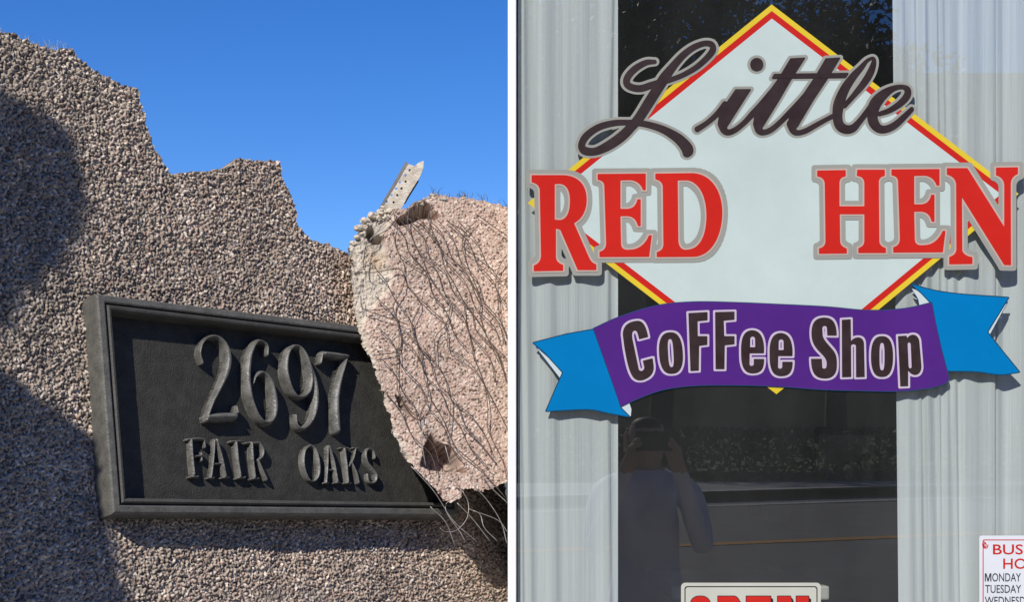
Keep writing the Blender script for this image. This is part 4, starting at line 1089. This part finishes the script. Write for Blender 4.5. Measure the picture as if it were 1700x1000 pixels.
for c in [ce + np.array(d) for d in ((-.1, 0, .25), (-.15, 0, -.1), (-.2, .05, .1))]:
    link('limb', tube_mesh('limb', catmull([trunk[-4], (trunk[-1] + c) / 2 + np.array([0, 0, .1]), c], 6), np.linspace(.035, .008, 13), 6), M_bark, st_root)

# ================================================================ THE PERSON REFLECTED IN THE GLASS
def person(px_, py_, face):
    z0 = float(terrain_z(py_))
    Vs, Es, Rs = [], [], []
    def add(p, r, par=None):
        Vs.append(Vector(p)); Rs.append(r); k = len(Vs) - 1
        if par is not None: Es.append((par, k))
        return k
    pel = add((0, 0, .95), .155)
    wai = add((0, 0, 1.10), .145, pel); che = add((0, .01, 1.30), .165, wai); sho = add((0, 0, 1.45), .10, che)
    nec = add((0, .01, 1.53), .058, sho); he1 = add((0, .03, 1.62), .088, nec); he2 = add((0, .025, 1.70), .088, he1); add((0, .015, 1.755), .06, he2)
    for s in (-1, 1):
        h = add((s * .10, 0, .88), .10, pel); kn = add((s * .11, .02, .50), .065, h); an = add((s * .11, -.01, .10), .045, kn); add((s * .12, .14, .05), .04, an)
        sh = add((s * .19, 0, 1.43), .075, sho); el = add((s * .235, .12, 1.18), .050, sh); wr = add((s * .12, .28, 1.50), .034, el)
        pa = add((s * .085, .32, 1.57), .036, wr)
        for q, (dx, dz) in enumerate(((-.01, .055), (.005, .07), (.02, .065), (.035, .05))):
            a = add((s * (.080 + dx * .6), .345, 1.57 + dz * .8), .011, pa); add((s * (.058 + dx * .4), .375, 1.57 + dz * 1.2), .009, a)
        a = add((s * .055, .325, 1.60), .012, pa); add((s * .035, .34, 1.625), .010, a)
    me = bpy.data.meshes.new('person'); me.from_pydata([tuple(v) for v in Vs], Es, [])
    o = bpy.data.objects.new('tmp', me); col.objects.link(o)
    sk = o.modifiers.new('skin', 'SKIN'); sk.use_smooth_shade = True
    for d, r in zip(me.skin_vertices[0].data, Rs): d.radius = (r, r * .82 if r > .1 else r)
    me.skin_vertices[0].data[0].use_root = True
    ss = o.modifiers.new('sub', 'SUBSURF'); ss.levels = ss.render_levels = 2
    dg = bpy.context.evaluated_depsgraph_get(); m2 = bpy.data.meshes.new_from_object(o.evaluated_get(dg)); bpy.data.objects.remove(o)
    m2.materials.clear()
    skin, shirt, jeans, hair, shoe = (mat('skin', (.45, .28, .20), .55), mat('lilac_shirt', (.74, .70, .78), .85, var=.12, scale=10), mat('dark_jeans', (.05, .06, .10), .85, var=.3, scale=30),
                                      mat('dark_hair', (.03, .022, .018), .6), mat('shoe_leather', (.03, .03, .03), .5))
    for k in (skin, shirt, jeans, hair, shoe): m2.materials.append(k)
    for p in m2.polygons:
        c = p.center
        if c.z < .10: i = 4
        elif c.z < .88 and abs(c.x) < .22 and c.y < .2: i = 2
        elif c.z > 1.52 and c.y < .14 and abs(c.x) < .1: i = 3 if (c.z > 1.71 or c.y < -.01) else 0
        elif c.y > .22 and c.z > 1.51: i = 0
        else: i = 1
        p.material_index = i
    ob = bpy.data.objects.new('person', m2); col.objects.link(ob)
    ob.location = (px_, py_, z0); ob.rotation_euler = (0, 0, face)
    tag(ob, 'person in a lilac shirt photographing the window, faintly mirrored in the glass', 'person')
    # features of the face
    for nm, loc, sc_, mm in (('nose', (0, .122, 1.655), (.014, .02, .024), skin), ('eye', (-.033, .104, 1.683), (.013, .01, .008), hair), ('eye', (.033, .104, 1.683), (.013, .01, .008), hair),
                             ('mouth', (0, .112, 1.612), (.026, .008, .006), mat('lips', (.35, .13, .11), .5)), ('ear', (-.088, .02, 1.66), (.012, .022, .032), skin), ('ear', (.088, .02, 1.66), (.012, .022, .032), skin)):
        bm = bmesh.new(); bmesh.ops.create_icosphere(bm, subdivisions=2, radius=1)
        for v in bm.verts: v.co = Vector((v.co.x * sc_[0] + loc[0], v.co.y * sc_[1] + loc[1], v.co.z * sc_[2] + loc[2]))
        me = bpy.data.meshes.new(nm); bm.to_mesh(me); bm.free(); me.materials.append(mm)
        f = bpy.data.objects.new(nm, me); col.objects.link(f); f.parent = ob
    ph = box('phone', px_ - .075, px_ + .075, py_ + .350, py_ + .359, z0 + 1.60, z0 + 1.68, mat('phone_black', (.015, .015, .017), .25), None, .004)
    tag(ph, 'black phone held up in both hands by the person', 'phone')
person(.58, -1.25, 0.0)
